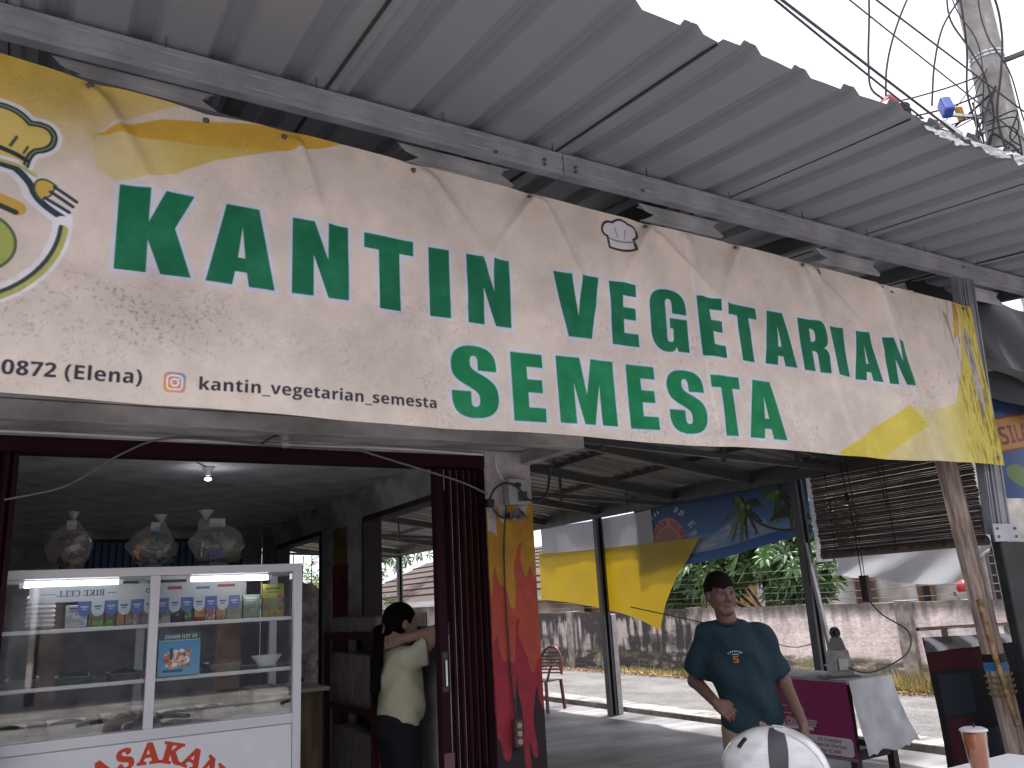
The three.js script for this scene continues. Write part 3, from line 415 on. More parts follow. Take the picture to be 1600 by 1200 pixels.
// white cloth, yellow tarpaulin
function hang(name, label, category, outlineTop, outlineBot, x, mat, amp, seed, nu = 60, nv = 28) {      // hangs in the plane x, z runs along it
  const g = sheet(nu, nv, (u, v) => { const a = outlineTop(u), b = outlineBot(u), z = mix(b[0], a[0], v), y = mix(b[1], a[1], v); const f = amp * (Math.sin(z * 9 + 2.5 * fbm(z * 1.3, y, seed, 2)) * 0.5 + 1.6 * (fbm(z * 2.4, y * 1.2, seed + 1, 3) - 0.5)) * sstep(0, 0.5, 1.15 - v); return [x + f, y, z]; }, 0.0025);
  return solo(name, g, mat, label, category);
}
const poly1 = (L) => (u) => { const t = u * (L.length - 1), i = Math.min(L.length - 2, Math.floor(t)), f = t - i; return [mix(L[i][0], L[i + 1][0], f), mix(L[i][1], L[i + 1][1], f)]; };
const mTarp = M(lin(0.86, 0.72, 0.09), 0.7, { transmission: 0.55, thickness: 0, bumpMap: T.weave, bumpScale: 0.0004 });
hang('white_cloth', 'white cloth strip hung above the yellow tarpaulin', 'cloth', poly1([[-11.9, 2.77], [-10.5, 2.74], [-9.0, 2.74]]), poly1([[-11.9, 2.3], [-10.5, 2.28], [-9.0, 2.2]]), 7.44, M(lin(0.72, 0.74, 0.78), 0.9, { transmission: 0.35, thickness: 0 }), 0.02, 301);
hang('yellow_tarpaulin', 'bright yellow tarpaulin tied to the terrace post, its corner drooping', 'tarpaulin', poly1([[-11.95, 2.36], [-11, 2.32], [-10.1, 2.3], [-9.2, 2.285], [-8.5, 2.275], [-8.04, 2.27]]), poly1([[-11.95, 1.62], [-11, 1.54], [-10.1, 1.42], [-9.4, 1.28], [-9.0, 1.14], [-8.85, 1.46], [-8.55, 1.82], [-8.06, 2.25]]), 7.40, mTarp, 0.018, 311, 90, 40);
// the printed beach banner
const beachTex = ctex(1024, 360, (g, w, h) => {
  const gr = g.createLinearGradient(0, 0, 0, h); gr.addColorStop(0, '#1d4478'); gr.addColorStop(0.6, '#4f86bd'); gr.addColorStop(0.84, '#8fb4d6'); gr.addColorStop(0.86, '#2f66ad'); gr.addColorStop(1, '#3f7fc4'); g.fillStyle = gr; g.fillRect(0, 0, w, h);
  const R = rng(5);
  for (let i = 0; i < 260; i++) { const x = 330 + R() * 470, y = 205 + R() * 70 + 25 * Math.sin(x / 60); g.fillStyle = `rgba(226,214,214,${0.05 + R() * 0.16})`; g.beginPath(); g.ellipse(x, y, 8 + R() * 26, 4 + R() * 11, 0, 0, 7); g.fill(); }
  // round emblem
  g.fillStyle = '#c2917f'; g.beginPath(); g.ellipse(210, 240, 125, 160, 0, 0, 7); g.fill(); g.fillStyle = '#a8796a'; g.beginPath(); g.ellipse(205, 245, 84, 112, 0, 0, 7); g.fill(); g.fillStyle = '#5e3c36'; g.beginPath(); g.ellipse(215, 280, 64, 70, 0, 0, 7); g.fill();
  g.fillStyle = '#a3243c'; g.font = 'bold 44px sans-serif'; g.textAlign = 'center';
  const s = 'ES BATOK KELAPA'; for (let i = 0; i < s.length; i++) { const a = -1.35 + i * 2.7 / (s.length - 1); g.save(); g.translate(207 + Math.sin(a) * 104, 250 - Math.cos(a) * 128); g.rotate(a * 0.9); g.fillText(s[i], 0, 0); g.restore(); }
  g.fillStyle = '#d8dde6'; g.font = 'bold italic 52px serif'; const s2 = 'an Es'; for (let i = 0; i < s2.length; i++) { const a = 0.42 + i * 0.83 / (s2.length - 1); g.save(); g.translate(207 + Math.sin(a) * 178, 275 - Math.cos(a) * 235); g.rotate(a * 0.8); g.fillText(s2[i], 0, 0); g.restore(); }
  for (let i = 0; i < 11; i++) { const a = -1.45 + i * 0.12; g.save(); g.translate(207 + Math.sin(a) * 178, 275 - Math.cos(a) * 235); g.rotate(a * 0.8); g.fillRect(-6, -22, 5 + 5 * R(), 20); g.fillRect(-4, -10, 12, 5); g.restore(); }
  // palms
  const frond = (x, y, a, L, c) => { for (let k = 0; k < 26; k++) { const t = k / 26, px = x + Math.cos(a) * L * t, py = y - Math.sin(a) * L * t + 0.55 * L * t * t; for (const sd of [-1, 1]) { g.strokeStyle = c; g.lineWidth = 2.2; g.beginPath(); g.moveTo(px, py); g.lineTo(px + Math.cos(a) * 12 + sd * 8, py + 16 + 22 * (1 - t) + R() * 10); g.stroke(); } } };
  const palm = (bx0, by0, tx0, ty0, mx, my, n, L) => { g.strokeStyle = '#2e2a24'; g.lineWidth = 11; g.beginPath(); g.moveTo(bx0, by0); g.quadraticCurveTo(mx, my, tx0, ty0); g.stroke(); for (let i = 0; i < n; i++) frond(tx0, ty0, R() * 6.3, L * (0.6 + R() * 0.5), ['#2c4a1e', '#47661f', '#1d3316', '#6d8238', '#16240f'][i % 5]); };
  palm(980, 330, 700, 120, 760, 300, 16, 120); palm(1024, 280, 880, 90, 960, 260, 12, 110); palm(1010, 350, 930, 210, 1000, 290, 12, 100);
  g.fillStyle = '#8a9a40'; for (const [x, y] of [[690, 120], [720, 135], [880, 100]]) { g.beginPath(); g.arc(x, y, 12, 0, 7); g.fill(); }
});
{
  const g = sheet(60, 20, (u, v) => { const z = mix(-9.35, -6.3, u), t = mix(2.74, 2.9, u), b = 1.86 + 0.28 * u + 0.02 * Math.sin(u * 9), y = mix(b, t, v); return [7.455 + 0.02 * (fbm(z * 2, y * 3, 321, 3) - 0.5), y, z]; }, 0.002);
  solo('beach_banner', g, M(lin(1, 1, 1), 0.6, { map: beachTex, transmission: 0.12, thickness: 0 }), 'blue printed beach banner with palm trees hung above the street wall', 'banner');
  solo('bamboo_pole', tube([[7.40, 2.74, -9.3], [7.39, 2.795, -8], [7.39, 2.83, -7.2], [7.40, 2.86, -6.4]], 0.02, 30, 8), M(lin(0.14, 0.1, 0.06), 0.7, { map: T.grain }), 'thin bamboo pole along the top of the beach banner', 'pole');
}
// bamboo blind
{
  const b = thing('bamboo_blind', 'dark bamboo slat blind half lowered on the street side of the terrace', 'blind');
  const n = 56, mats = [0.15, 0.18, 0.135, 0.2, 0.16].map((k, i) => M(lin(k * 1.25, k * 0.95, k * 0.85), 0.75, { map: T.grain }));
  const slat = new THREE.CylinderGeometry(0.0084, 0.0084, 1.8, 6).rotateX(Math.PI / 2);
  const R = rng(31);
  for (let i = 0; i < n; i++) { const s = part('slat', slat, mats[i % 5], b); s.position.set(7.3 + 0.004 * (R() - 0.5), 1.93 + i * 0.0172 + (R() - 0.5) * 0.004, -5.2 + (R() - 0.5) * 0.02); s.rotation.set((R() - 0.5) * 0.004 - 0.004, 0, 0); }
  part('rolled_slats', [new THREE.CylinderGeometry(0.04, 0.04, 1.79, 12).rotateX(Math.PI / 2).translate(7.31, 1.9, -5.2)].map(g => muv(g)), mats[0], b);
  for (const z of [-5.9, -5.2, -4.5]) part('binding_string', tube([[7.287, 1.9, z], [7.287, 2.4, z], [7.287, 2.9, z]], 0.004, 6, 5), mm.cable, b);
  part('head_rail', muv(bar([7.3, 2.9, -6.15], [7.3, 2.9, -4.3], 0.04, 0.04)), mm.steelDark, b);
}
{
  const mW = M(lin(0.80, 0.81, 0.83), 0.9, { transmission: 0.45, thickness: 0, bumpMap: T.weave, bumpScale: 0.0004 });
  const g = sheet(70, 24, (u, v) => { const z = mix(-6.0, -4.33, u), t = 1.97, b = 1.60 + 0.05 * Math.sin(u * 6.5 + 0.6) + 0.16 * sstep(0.75, 1, u) + 0.06 * sstep(0.12, 0, u), y = mix(b, t, v); const f = 0.05 * Math.sin((u * 2.1 + (1 - v) * 0.9) * 6) * (1 - v) + 0.02 * (fbm(z * 3, y * 4, 331, 3) - 0.5); return [7.40 + f, y, z]; }, 0.002);
  solo('white_curtain', g, mW, 'white sagging sheet hung below the bamboo blind', 'curtain');
  const s = sheet(12, 40, (u, v) => { const y = mix(1.84, 2.84, v), z0 = -6.26, z1 = mix(-5.94, -6.1, v) - 0.12 * sstep(0.2, 0, v); const z = mix(z0, z1, u); return [7.395 + 0.03 * Math.sin(u * 7 + v * 3), y, z]; }, 0.002);
  solo('white_curtain', s, mW, 'narrow white cloth bunched against the post beside the bamboo blind', 'curtain');
}
{
  const r = thing('pulley_rope', 'pair of dark cords hanging down from the blind to a wooden weight', 'rope');
  part('cord', tube([[7.2, 2.86, -5.62], [7.2, 2.2, -5.58], [7.19, 1.66, -5.56]], 0.0055, 10, 5), mm.cable, r); part('cord', tube([[7.2, 2.86, -5.55], [7.2, 2.2, -5.53], [7.19, 1.66, -5.53]], 0.0045, 10, 5), mm.cable, r);
  part('cord', tube([[7.2, 2.86, -5.2], [7.2, 2.55, -5.18], [7.2, 2.3, -5.16]], 0.0045, 10, 5), mm.cable, r);
  part('weight', muv(rb(7.16, 7.22, 1.42, 1.67, -5.58, -5.5, 0.008)), M(lin(0.12, 0.1, 0.09), 0.9, { map: T.grain }), r);
  part('bulb_holder', [cy(0.022, 0.018, 0.07, 7.2, 2.42, -5.6, 10)], mm.black, r);
}
// ---------------------------------------------------------------- across the side street: stained wall, wire, tree, houses
const streetWallTex = dtex(2048, 256, (u, v, i, j) => {
  const z = -30 + u * 28, top = 1 - v; // v: 0 base .. 1 top
  const big = fbm(i / 60, j / 60, 401, 5), run = fbm(i / 7, j / 90, 402, 4), fine = fbm(i / 4, j / 4, 403, 3), sp = hash(i, j, 404);
  const darkWall = sstep(-13.0, -13.6, z) ; // the older length of the wall is black with mould
  let r = 246, g = 230, b = 225;
  const st = clamp(0.72 * sstep(0.35, 0.72, run) * (0.45 + v * 0.9) + 0.5 * sstep(0.5, 0.7, big));
  const blackTop = sstep(0.86 - 0.2 * run, 0.97, v) * 0.75;
  let k = clamp(st * mix(0.18, 0.9, darkWall) + blackTop * 0.8 + 0.34 * darkWall);
  const base = sstep(0.34 + 0.05 * (big - 0.5), 0.27, v);
  k = clamp(k + base * (0.2 + 0.5 * sstep(0.42, 0.62, fbm(i / 26, j / 18, 405, 4))));
  r = mix(r, 62, k); g = mix(g, 58, k); b = mix(b, 58, k);
  const moss = base * sstep(0.5, 0.65, fbm(i / 18, j / 12, 406, 3)) * 0.6 + sstep(0.93, 1, v) * 0.5 * sstep(0.5, 0.7, fbm(i / 12, 1, 407, 3)); r = mix(r, 104, moss); g = mix(g, 104, moss); b = mix(b, 62, moss);
  const n = 0.95 + 0.3 * (fine - 0.3) + 0.12 * (sp - 0.5); return [r * n, g * n, b * n];
});
{
  const w = thing('street_wall', 'long mould-stained plaster wall along the far side of the street', 'wall');
  const mW = M(lin(1, 1, 1), 0.95, { map: streetWallTex, bumpMap: T.bump, bumpScale: 0.006 });
  const seg = (z0, z1, h, x) => { const g = sheet(Math.round((z1 - z0) * 6), 12, (u, v) => [x + 0.02 * (fbm(u * (z1 - z0) * 2, v * 4, 411, 3) - 0.5) - (v < 0.3 ? 0.05 : 0), mix(-0.1, h + 0.02 * (vnoise(u * (z1 - z0) * 3, 2, 412) - 0.5), v), mix(z0, z1, u)], 0.15); const p = g.attributes.position, q = g.attributes.uv; for (let i = 0; i < p.count; i++) q.setXY(i, (p.getZ(i) + 30) / 28, clamp(p.getY(i) / 1.28, 0, 1)); return g; };
  part('wall_length', seg(-30, -13.42, 1.27, 12.0), mW, w, 'older length of wall black with mould'); part('wall_length', seg(-13.36, -2, 1.275, 12.02), mW, w);
  for (const z of [-28, -23, -18, -13.39, -8.6, -4]) part('wall_pier', muv(rb(11.93, 12.2, -0.1, 1.3, z - 0.13, z + 0.13, 0.01), 0.8), M(lin(0.45, 0.4, 0.36), 0.95, { map: T.rough }), w);
  for (let k = 0; k < 5; k++) { const pts = []; for (let i = 0; i <= 28; i++) pts.push([12.1 + 0.02 * Math.sin(i + k), 1.36 + k * 0.13 + 0.02 * Math.sin(i * 1.7 + k * 2), -30 + i]); part('barbed_wire', [tube(pts, 0.006, 110, 4), ...Array.from({ length: 110 }, (_, i) => bar([12.1, 1.36 + k * 0.13 - 0.012, -29.6 + i * 0.25], [12.1, 1.36 + k * 0.13 + 0.014, -29.58 + i * 0.25], 0.004, 0.004, V(1, 0, 0)))], M(lin(0.1, 0.095, 0.09), 0.7), w); }
  for (const z of [-22, -16.6, -13.2, -10.3, -7.2]) part('wire_post', muv(bar([12.12, 1.2, z], [12.12, 1.95, z], 0.03, 0.03, V(1, 0, 0))), mm.steelDark, w);
}
{ // dry grass and litter along the wall
  const R = rng(77), P = [], Cc = []; const blade = (x, z, h, lean, a, c) => { const dx = Math.cos(a) * lean, dz = Math.sin(a) * lean, w = 0.006; P.push(x - w, -0.02, z, x + w, -0.02, z + w, x + dx, h, z + dz); P.push(x, -0.02, z - w, x, -0.02, z + w, x + dx * 0.9, h * 0.95, z + dz); for (let k = 0; k < 6; k++) Cc.push(...c); };
  for (let i = 0; i < 26000; i++) { const z = -16 + R() * 13, x = 11.5 + R() * 0.46, dens = z > -11 ? 1 : 0.25 + 0.5 * vnoise(z * 1.5, 1, 5); if (R() > dens) continue; const h = (0.05 + 0.26 * R() * R()) * (z > -11 ? 1.2 : 0.5); const t = R(); blade(x, z, h, 0.02 + 0.13 * R(), R() * 6.3, t < 0.72 ? [0.40 + 0.14 * R(), 0.32 + 0.1 * R(), 0.17] : [0.14, 0.17, 0.06]); }
  const g = new THREE.BufferGeometry(); g.setAttribute('position', new THREE.Float32BufferAttribute(P, 3)); g.setAttribute('color', new THREE.Float32BufferAttribute(Cc, 3)); g.computeVertexNormals();
  tag(solo('dry_grass', g, M(lin(1, 1, 1), 1, { vertexColors: true }), 'dry straw coloured grass along the foot of the street wall', 'grass'), null, null, null, 'stuff');
  const L = [], LC = []; for (let i = 0; i < 900; i++) { const z = -19 + R() * 12, x = 11.3 + R() * R() * 0.6, a = R() * 6.3, s = 0.02 + 0.03 * R(), t = 0.02 * R(); const ca = Math.cos(a) * s, sa = Math.sin(a) * s; L.push(x - ca, -0.018, z - sa, x + sa * 0.5, 0.005 + t, z - ca * 0.5, x + ca, -0.012 + t, z + sa, x - ca, -0.018, z - sa, x + ca, -0.012 + t, z + sa, x - sa * 0.5, 0.0 + t, z + ca * 0.5); const c = R() < 0.6 ? [0.33, 0.17, 0.09] : [0.45, 0.32, 0.2]; for (let k = 0; k < 6; k++) LC.push(...c); }
  const lg = new THREE.BufferGeometry(); lg.setAttribute('position', new THREE.Float32BufferAttribute(L, 3)); lg.setAttribute('color', new THREE.Float32BufferAttribute(LC, 3)); lg.computeVertexNormals();
  tag(solo('fallen_leaves', lg, M(lin(1, 1, 1), 1, { vertexColors: true }), 'brown fallen leaves along the far road edge', 'leaves'), null, null, null, 'stuff');
}
function leafTree(name, label, base, trunkH, clumps, leafL, leafW, n, seed, cols, group) {          // whorls of long leaves on a branching trunk
  const t = thing(name, label, 'tree', base, 0, group), R = rng(seed), P = [], Cc = [], br = [];
  const quad = (o, d, s, L, W, c) => { const m = o.clone().addScaledVector(d, L * 0.45), e = o.clone().addScaledVector(d, L).add(V(0, -L * 0.22, 0)), up = V(0, 0, 0).crossVectors(d, s).multiplyScalar(W * 0.25); const a = m.clone().addScaledVector(s, W / 2).add(up), b = m.clone().addScaledVector(s, -W / 2).add(up); for (const q of [o, a, m, a, e, m, o, m, b, b, m, e]) P.push(q.x, q.y, q.z); for (let k = 0; k < 12; k++) Cc.push(...c); };
  for (const [cx, cyy, cz, rx, ry, rz, k] of clumps) {
    br.push(tube([[0, trunkH * 0.7, 0], [cx * 0.5, mix(trunkH, cyy, 0.5), cz * 0.5], [cx, cyy, cz]], 0.03, 8, 6));
    for (let w = 0; w < n * k; w++) {
      const a = R() * 6.283, e = Math.asin(2 * R() - 1), q = Math.pow(R(), 0.4), o = V(cx + rx * q * Math.cos(e) * Math.cos(a), cyy + ry * q * Math.sin(e), cz + rz * q * Math.cos(e) * Math.sin(a));
      const ax = V(Math.cos(a) * Math.cos(e) + (R() - 0.5), Math.sin(e) * 0.5 + 0.35 + 0.4 * (R() - 0.5), Math.sin(a) * Math.cos(e) + (R() - 0.5)).normalize(), s0 = V(0, 0, 0).crossVectors(ax, V(0.3, 1, 0.2)).normalize(), s1 = V(0, 0, 0).crossVectors(ax, s0), c = cols[Math.floor(R() * cols.length)], m = 5 + Math.floor(R() * 4), sc = 0.7 + 0.6 * R();
      for (let i = 0; i < m; i++) { const b = i / m * 6.283 + R() * 0.5, d = ax.clone().multiplyScalar(0.35 + 0.3 * R()).addScaledVector(s0, Math.cos(b)).addScaledVector(s1, Math.sin(b)).normalize(), side = V(0, 0, 0).crossVectors(d, ax).normalize(), j = 0.75 + 0.5 * R(); quad(o, d, side, leafL * sc, leafW * sc, [c[0] * j, c[1] * j, c[2] * j]); }
    }
  }
  const g = new THREE.BufferGeometry(); g.setAttribute('position', new THREE.Float32BufferAttribute(P, 3)); g.setAttribute('color', new THREE.Float32BufferAttribute(Cc, 3)); g.computeVertexNormals();
  part('crown', g, M(lin(1, 1, 1), 0.45, { vertexColors: true, transmission: 0.22, thickness: 0 }), t);
  part('trunk', [tube([[0, -0.1, 0], [0.04, trunkH * 0.5, 0.02], [0, trunkH, 0]], 0.09, 10, 8), ...br].map(q => muv(q)), M(lin(0.16, 0.13, 0.1), 0.95, { map: T.rough }), t); return t;
}
const greens = [[0.05, 0.12, 0.03], [0.07, 0.16, 0.045], [0.09, 0.19, 0.05], [0.04, 0.095, 0.03], [0.12, 0.2, 0.05]];
leafTree('mango_tree', 'broad leafed dark green tree leaning over the stained street wall', [13.3, 0, -12.6], 1.3, [[-0.4, 2.2, -2.0, 0.7, 0.7, 0.9, 1], [-0.5, 2.1, -0.8, 0.8, 0.75, 0.9, 1.2], [-0.5, 2.35, 0.5, 0.8, 0.7, 0.9, 1.2], [-0.5, 1.9, 1.5, 0.6, 0.6, 0.7, 0.9], [0.2, 2.9, -0.5, 1.1, 0.8, 1.6, 1.3], [0.2, 2.8, 1.2, 0.9, 0.7, 0.9, 1], [-0.2, 1.55, 0.9, 0.6, 0.3, 0.8, 0.6], [-0.2, 1.6, -2.4, 0.5, 0.35, 0.5, 0.5]], 0.23, 0.092, 120, 501, greens);
leafTree('yard_tree', 'loose bright green tree seen through the side window opening', [9.0, 0, -26], 2.4, [[-0.6, 2.4, 0, 1.4, 1.3, 1, 1], [0.8, 3.4, 0, 1.3, 1.0, 1, 1], [2.0, 4.0, -0.5, 1.5, 0.9, 1, 1], [-1.0, 1.3, 0.4, 1.2, 0.9, 1, 0.9], [1, 1.2, 0, 1.0, 1.0, 0.8, 0.7]], 0.22, 0.06, 130, 511, [[0.09, 0.2, 0.04], [0.14, 0.24, 0.05], [0.06, 0.14, 0.03], [0.2, 0.24, 0.08]]);
leafTree('yard_shrub', 'low bright green shrub outside the side door opening', [4.9, 0, -15.8], 0.5, [[0, 0.7, 0, 0.9, 0.7, 0.6, 1], [-0.6, 0.4, 0.3, 0.5, 0.4, 0.5, 0.6]], 0.14, 0.04, 150, 521, [[0.14, 0.28, 0.05], [0.2, 0.34, 0.08]]);
{ // houses beyond the wall
  const wallM = (r, g, b) => M(lin(r, g, b), 0.9, { map: T.grime }), roofM = M(lin(0.075, 0.05, 0.046), 0.85, { map: T.soft });
  function house(name, label, x0, x1, z0, z1, h, wm, feats, roofH = 1.2) {
    const o = thing(name, label, 'house');
    part('wall', muv(bx(x0, x1, 0, h, z0, z1), 0.5), wm, o);
    const e = 0.45, mx = (x0 + x1) / 2, mz0 = z0 + (x1 - x0) / 2 * 0.8, mz1 = z1 - (x1 - x0) / 2 * 0.8, y0 = h, P = [];
    const A = [x0 - e, y0, z0 - e], B = [x1 + e, y0, z0 - e], Cc = [x1 + e, y0, z1 + e], D = [x0 - e, y0, z1 + e], E = [mx, y0 + roofH, Math.min(mz0, mz1 - 0.1)], F = [mx, y0 + roofH, Math.max(mz1, mz0 + 0.1)];
    for (const t of [[A, D, F], [A, F, E], [D, Cc, F], [Cc, B, E], [Cc, E, F], [B, A, E]]) for (const q of t) P.push(...q);
    const g = new THREE.BufferGeometry(); g.setAttribute('position', new THREE.Float32BufferAttribute(P, 3)); g.computeVertexNormals(); const rf = part('roof', muv(g, 1), roofM, o);
    part('fascia', [bar([x0 - e, y0 - 0.06, z0 - e], [x0 - e, y0 - 0.06, z1 + e], 0.04, 0.16), bar([x0 - e + 0.03, y0 - 0.06, z1 + e], [x1 + e, y0 - 0.06, z1 + e], 0.16, 0.04, V(0, 0, 1))], mm.whiteRough, rf);
    for (let r = 1; r < 7; r++) { const k = r / 7, a = [mix(x0 - e, mx, k), y0 + roofH * k + 0.02, mix(z1 + e, F[2], k)], b = [mix(x1 + e, mx, k), y0 + roofH * k + 0.02, mix(z1 + e, F[2], k)]; part('tile_course', bar(a, b, 0.05, 0.03), roofM, rf); const c = [a[0], a[1], mix(z0 - e, E[2], k)]; part('tile_course', bar(a, c, 0.05, 0.03), roofM, rf); }
    for (const [nm, a, b, c, d, mt] of feats) { const w = part(nm, muv(bx(x0 - 0.05, x0 - 0.004, c, d, a, b)), mt, o); if (nm === 'window' || nm === 'door') part('frame', [bx(x0 - 0.07, x0 - 0.052, c, d, a - 0.05, a), bx(x0 - 0.07, x0 - 0.052, c, d, b, b + 0.05), bx(x0 - 0.07, x0 - 0.052, d, d + 0.05, a - 0.05, b + 0.05)], mm.wood, w); if (nm === 'window') part('pane', bx(x0 - 0.062, x0 - 0.052, c + 0.08, d - 0.08, a + 0.08, b - 0.08), mm.black, w); }
    return o;
  }
  const dk = M(lin(0.12, 0.05, 0.04), 0.7), br = M(lin(0.3, 0.17, 0.08), 0.7, { map: T.grain });
  house('white_house', 'white house with brown door posts behind the street wall, under the curtain', 16.5, 22, -16, -6.2, 4.4, wallM(0.72, 0.69, 0.64), [['door', -12.9, -12.45, 0, 2.1, dk], ['window', -11.35, -11.05, 0.6, 1.9, br], ['door', -10.2, -9.95, 0, 2.1, br], ['post', -9.75, -9.66, 0, 2.9, mm.woodDark]], 1.6);
  house('yellow_house', 'warm yellow house wall glimpsed below the mango tree', 16.5, 21, -23.5, -18.2, 2.6, wallM(0.68, 0.45, 0.2), [['window', -20, -19.5, 0.7, 1.5, dk]]);
  house('pink_house', 'pale pink house behind the mouldy end of the street wall', 16, 21, -33, -24.3, 2.6, wallM(0.7, 0.52, 0.47), []);
  house('tiled_house', 'cream house with brown tiled hip roof seen through the side window', 10.9, 16, -32, -23.2, 1.75, wallM(0.66, 0.58, 0.54), [['window', -25.4, -24.4, 0.7, 1.4, mm.black]], 1.5);
}
{ const p = thing('boundary_wall', 'pale streaked plaster pier outside the side door opening', 'wall'); part('plaster_face', muv(sheet(10, 20, (u, v) => [mix(3.3, 4.1, u), mix(0, 2.15 - 0.25 * u * u + 0.03 * Math.sin(u * 20), v), -12.9 + 0.03 * (fbm(u * 6, v * 9, 95, 3) - 0.5)], 0.18), 0.9), M(lin(0.5, 0.46, 0.45), 0.95, { map: T.rough }), p); for (let i = 0; i < 5; i++) part('rebar', tube([[3.42 + i * 0.15, 2.0, -12.98], [3.42 + i * 0.15 + 0.02 * Math.sin(i), 2.5 + 0.1 * Math.sin(i * 3), -12.98]], 0.009, 4, 5), mm.steelDark, p); }
// ---------------------------------------------------------------- the glass food cabinet and what is in it
const CZ = -4.25, CB = -4.77, CX0 = -0.16, CX1 = 1.22;
const cab = thing('food_cabinet', 'white aluminium and glass food display cabinet with red lettering on its front', 'cabinet');
{
  const fr = (a, b, c, d, e, f) => part('frame_bar', muv(rb(a, b, c, d, e, f, 0.003)), mm.alu, cab);
  for (const z of [CZ, CB]) {
    const z0 = z === CZ ? CZ - 0.04 : CB, z1 = z0 + 0.04;
    fr(CX0, CX0 + 0.04, 0.16, 1.85, z0, z1); fr(CX1 - 0.04, CX1, 0.16, 1.85, z0, z1); fr(0.512, 0.552, 1.14, 1.81, z0, z1);
    fr(CX0 + 0.04, CX1 - 0.04, 1.81, 1.85, z0, z1); fr(CX0 + 0.04, CX1 - 0.04, 1.095, 1.14, z0, z1); fr(CX0 + 0.04, CX1 - 0.04, 0.16, 0.2, z0, z1);
  }
  for (const x of [CX0, CX1 - 0.04]) for (const y of [1.81, 1.1, 0.16]) fr(x, x + 0.04, y, y + 0.04, CB + 0.04, CZ - 0.04);
  for (const x of [CX0 + 0.02, CX1 - 0.02]) for (const z of [CZ - 0.05, CB + 0.05]) part('foot', cy(0.02, 0.025, 0.16, x, 0, z, 10), mm.black, cab);
  const pane = (a, b, c, d, e, f) => part('glass_pane', bx(a, b, c, d, e, f), mm.glass, cab);
  pane(CX0 + 0.04, 0.512, 1.14, 1.81, CZ - 0.021, CZ - 0.02); pane(0.552, CX1 - 0.04, 1.14, 1.81, CZ - 0.021, CZ - 0.02);
  pane(CX1 - 0.021, CX1 - 0.02, 1.14, 1.81, CB + 0.04, CZ - 0.04);
  for (const y of [1.588, 1.348]) { const s = part('shelf', [rb(CX0 + 0.04, CX1 - 0.04, y - 0.012, y + 0.006, CZ - 0.062, CZ - 0.045, 0.003), rb(CX0 + 0.04, CX1 - 0.04, y - 0.012, y + 0.006, CB + 0.045, CB + 0.06, 0.003)], mm.alu, cab); part('shelf_glass', bx(CX0 + 0.04, CX1 - 0.04, y, y + 0.005, CB + 0.06, CZ - 0.063), M(lin(0.75, 0.8, 0.8), 0.1, { transmission: 0.8, thickness: 0 }), s); }
  part('base_board', rb(CX0 + 0.04, CX1 - 0.04, 1.12, 1.138, CB + 0.04, CZ - 0.041, 0.002), mm.whiteRough, cab);
  part('top_board', bx(CX0 + 0.04, CX1 - 0.04, 1.83, 1.845, CB + 0.04, CZ - 0.041), mm.whiteRough, cab);
  const panelTex = ctex(1024, 640, (g, w, h) => {
    g.fillStyle = '#d6d7dc'; g.fillRect(0, 0, w, h);
    const X = (x) => (x - CX0) / (CX1 - CX0) * w, Yy = (y) => (1.095 - y) / 0.895 * h, cx = 0.545;
    const arch = (s, r0, px, y0, span, fill) => { g.font = `bold ${px}px serif`; g.textAlign = 'center'; for (let i = 0; i < s.length; i++) { const a = -span + 2 * span * i / (s.length - 1); g.save(); g.translate(X(cx + Math.sin(a) * r0), Yy(y0 + Math.cos(a) * r0)); g.rotate(a); g.scale(1.08, 1); g.fillStyle = fill; g.strokeStyle = fill; g.lineWidth = 5; g.strokeText(s[i], 0, 0); g.fillText(s[i], 0, 0); g.restore(); } };
    arch('MASAKAN', 0.355, 84, 0.642, 0.74, '#c1432c');
    const im = g.getImageData(0, 0, w, h), d = im.data; for (let i = 0; i < w * h; i++) { const n = 0.97 + 0.06 * (fbm((i % w) / 60, i / w / 60, 7, 3) - 0.5); d[i * 4] *= n; d[i * 4 + 1] *= n; d[i * 4 + 2] *= n; } g.putImageData(im, 0, 0);
  });
  const pg = new THREE.BoxGeometry(CX1 - CX0 - 0.084, 0.89, 0.006).translate((CX0 + CX1) / 2, 0.648, CZ - 0.012);
  { const p = pg.attributes.position, u = pg.attributes.uv; for (let i = 0; i < p.count; i++) u.setXY(i, (p.getX(i) - CX0) / (CX1 - CX0), (p.getY(i) - 0.2) / 0.895); }
  part('front_panel', pg, M(lin(1, 1, 1), 0.35, { map: panelTex }), cab, 'white laminate panel with arched red lettering');
  part('side_panel', bx(CX1 - 0.025, CX1 - 0.012, 0.2, 1.1, CB + 0.04, CZ - 0.04), mm.white, cab);
  for (const [x0, x1] of [[0.0, 0.385], [0.70, 1.075]]) {
    const L = part('lamp_tube', new THREE.CylinderGeometry(0.013, 0.013, x1 - x0, 12).rotateZ(Math.PI / 2).translate((x0 + x1) / 2, 1.79, -4.36), M(lin(0.9, 0.9, 0.92), 0.4, { emissive: lin(0.93, 0.96, 1), emissiveIntensity: 3 }), cab, 'lit white fluorescent tube');
    part('tube_cap', [new THREE.CylinderGeometry(0.015, 0.015, 0.02, 12).rotateZ(Math.PI / 2).translate(x0 - 0.008, 1.79, -4.36), new THREE.CylinderGeometry(0.015, 0.015, 0.02, 12).rotateZ(Math.PI / 2).translate(x1 + 0.008, 1.79, -4.36), bx(x0, x1, 1.804, 1.83, -4.37, -4.35)], mm.white, L);
    const a = new THREE.RectAreaLight(new THREE.Color(0.93, 0.96, 1), 2.6, x1 - x0, 0.024); a.position.set((x0 + x1) / 2, 1.775, -4.36); a.lookAt((x0 + x1) / 2, 0, -4.42); scene.add(a);
  }
}
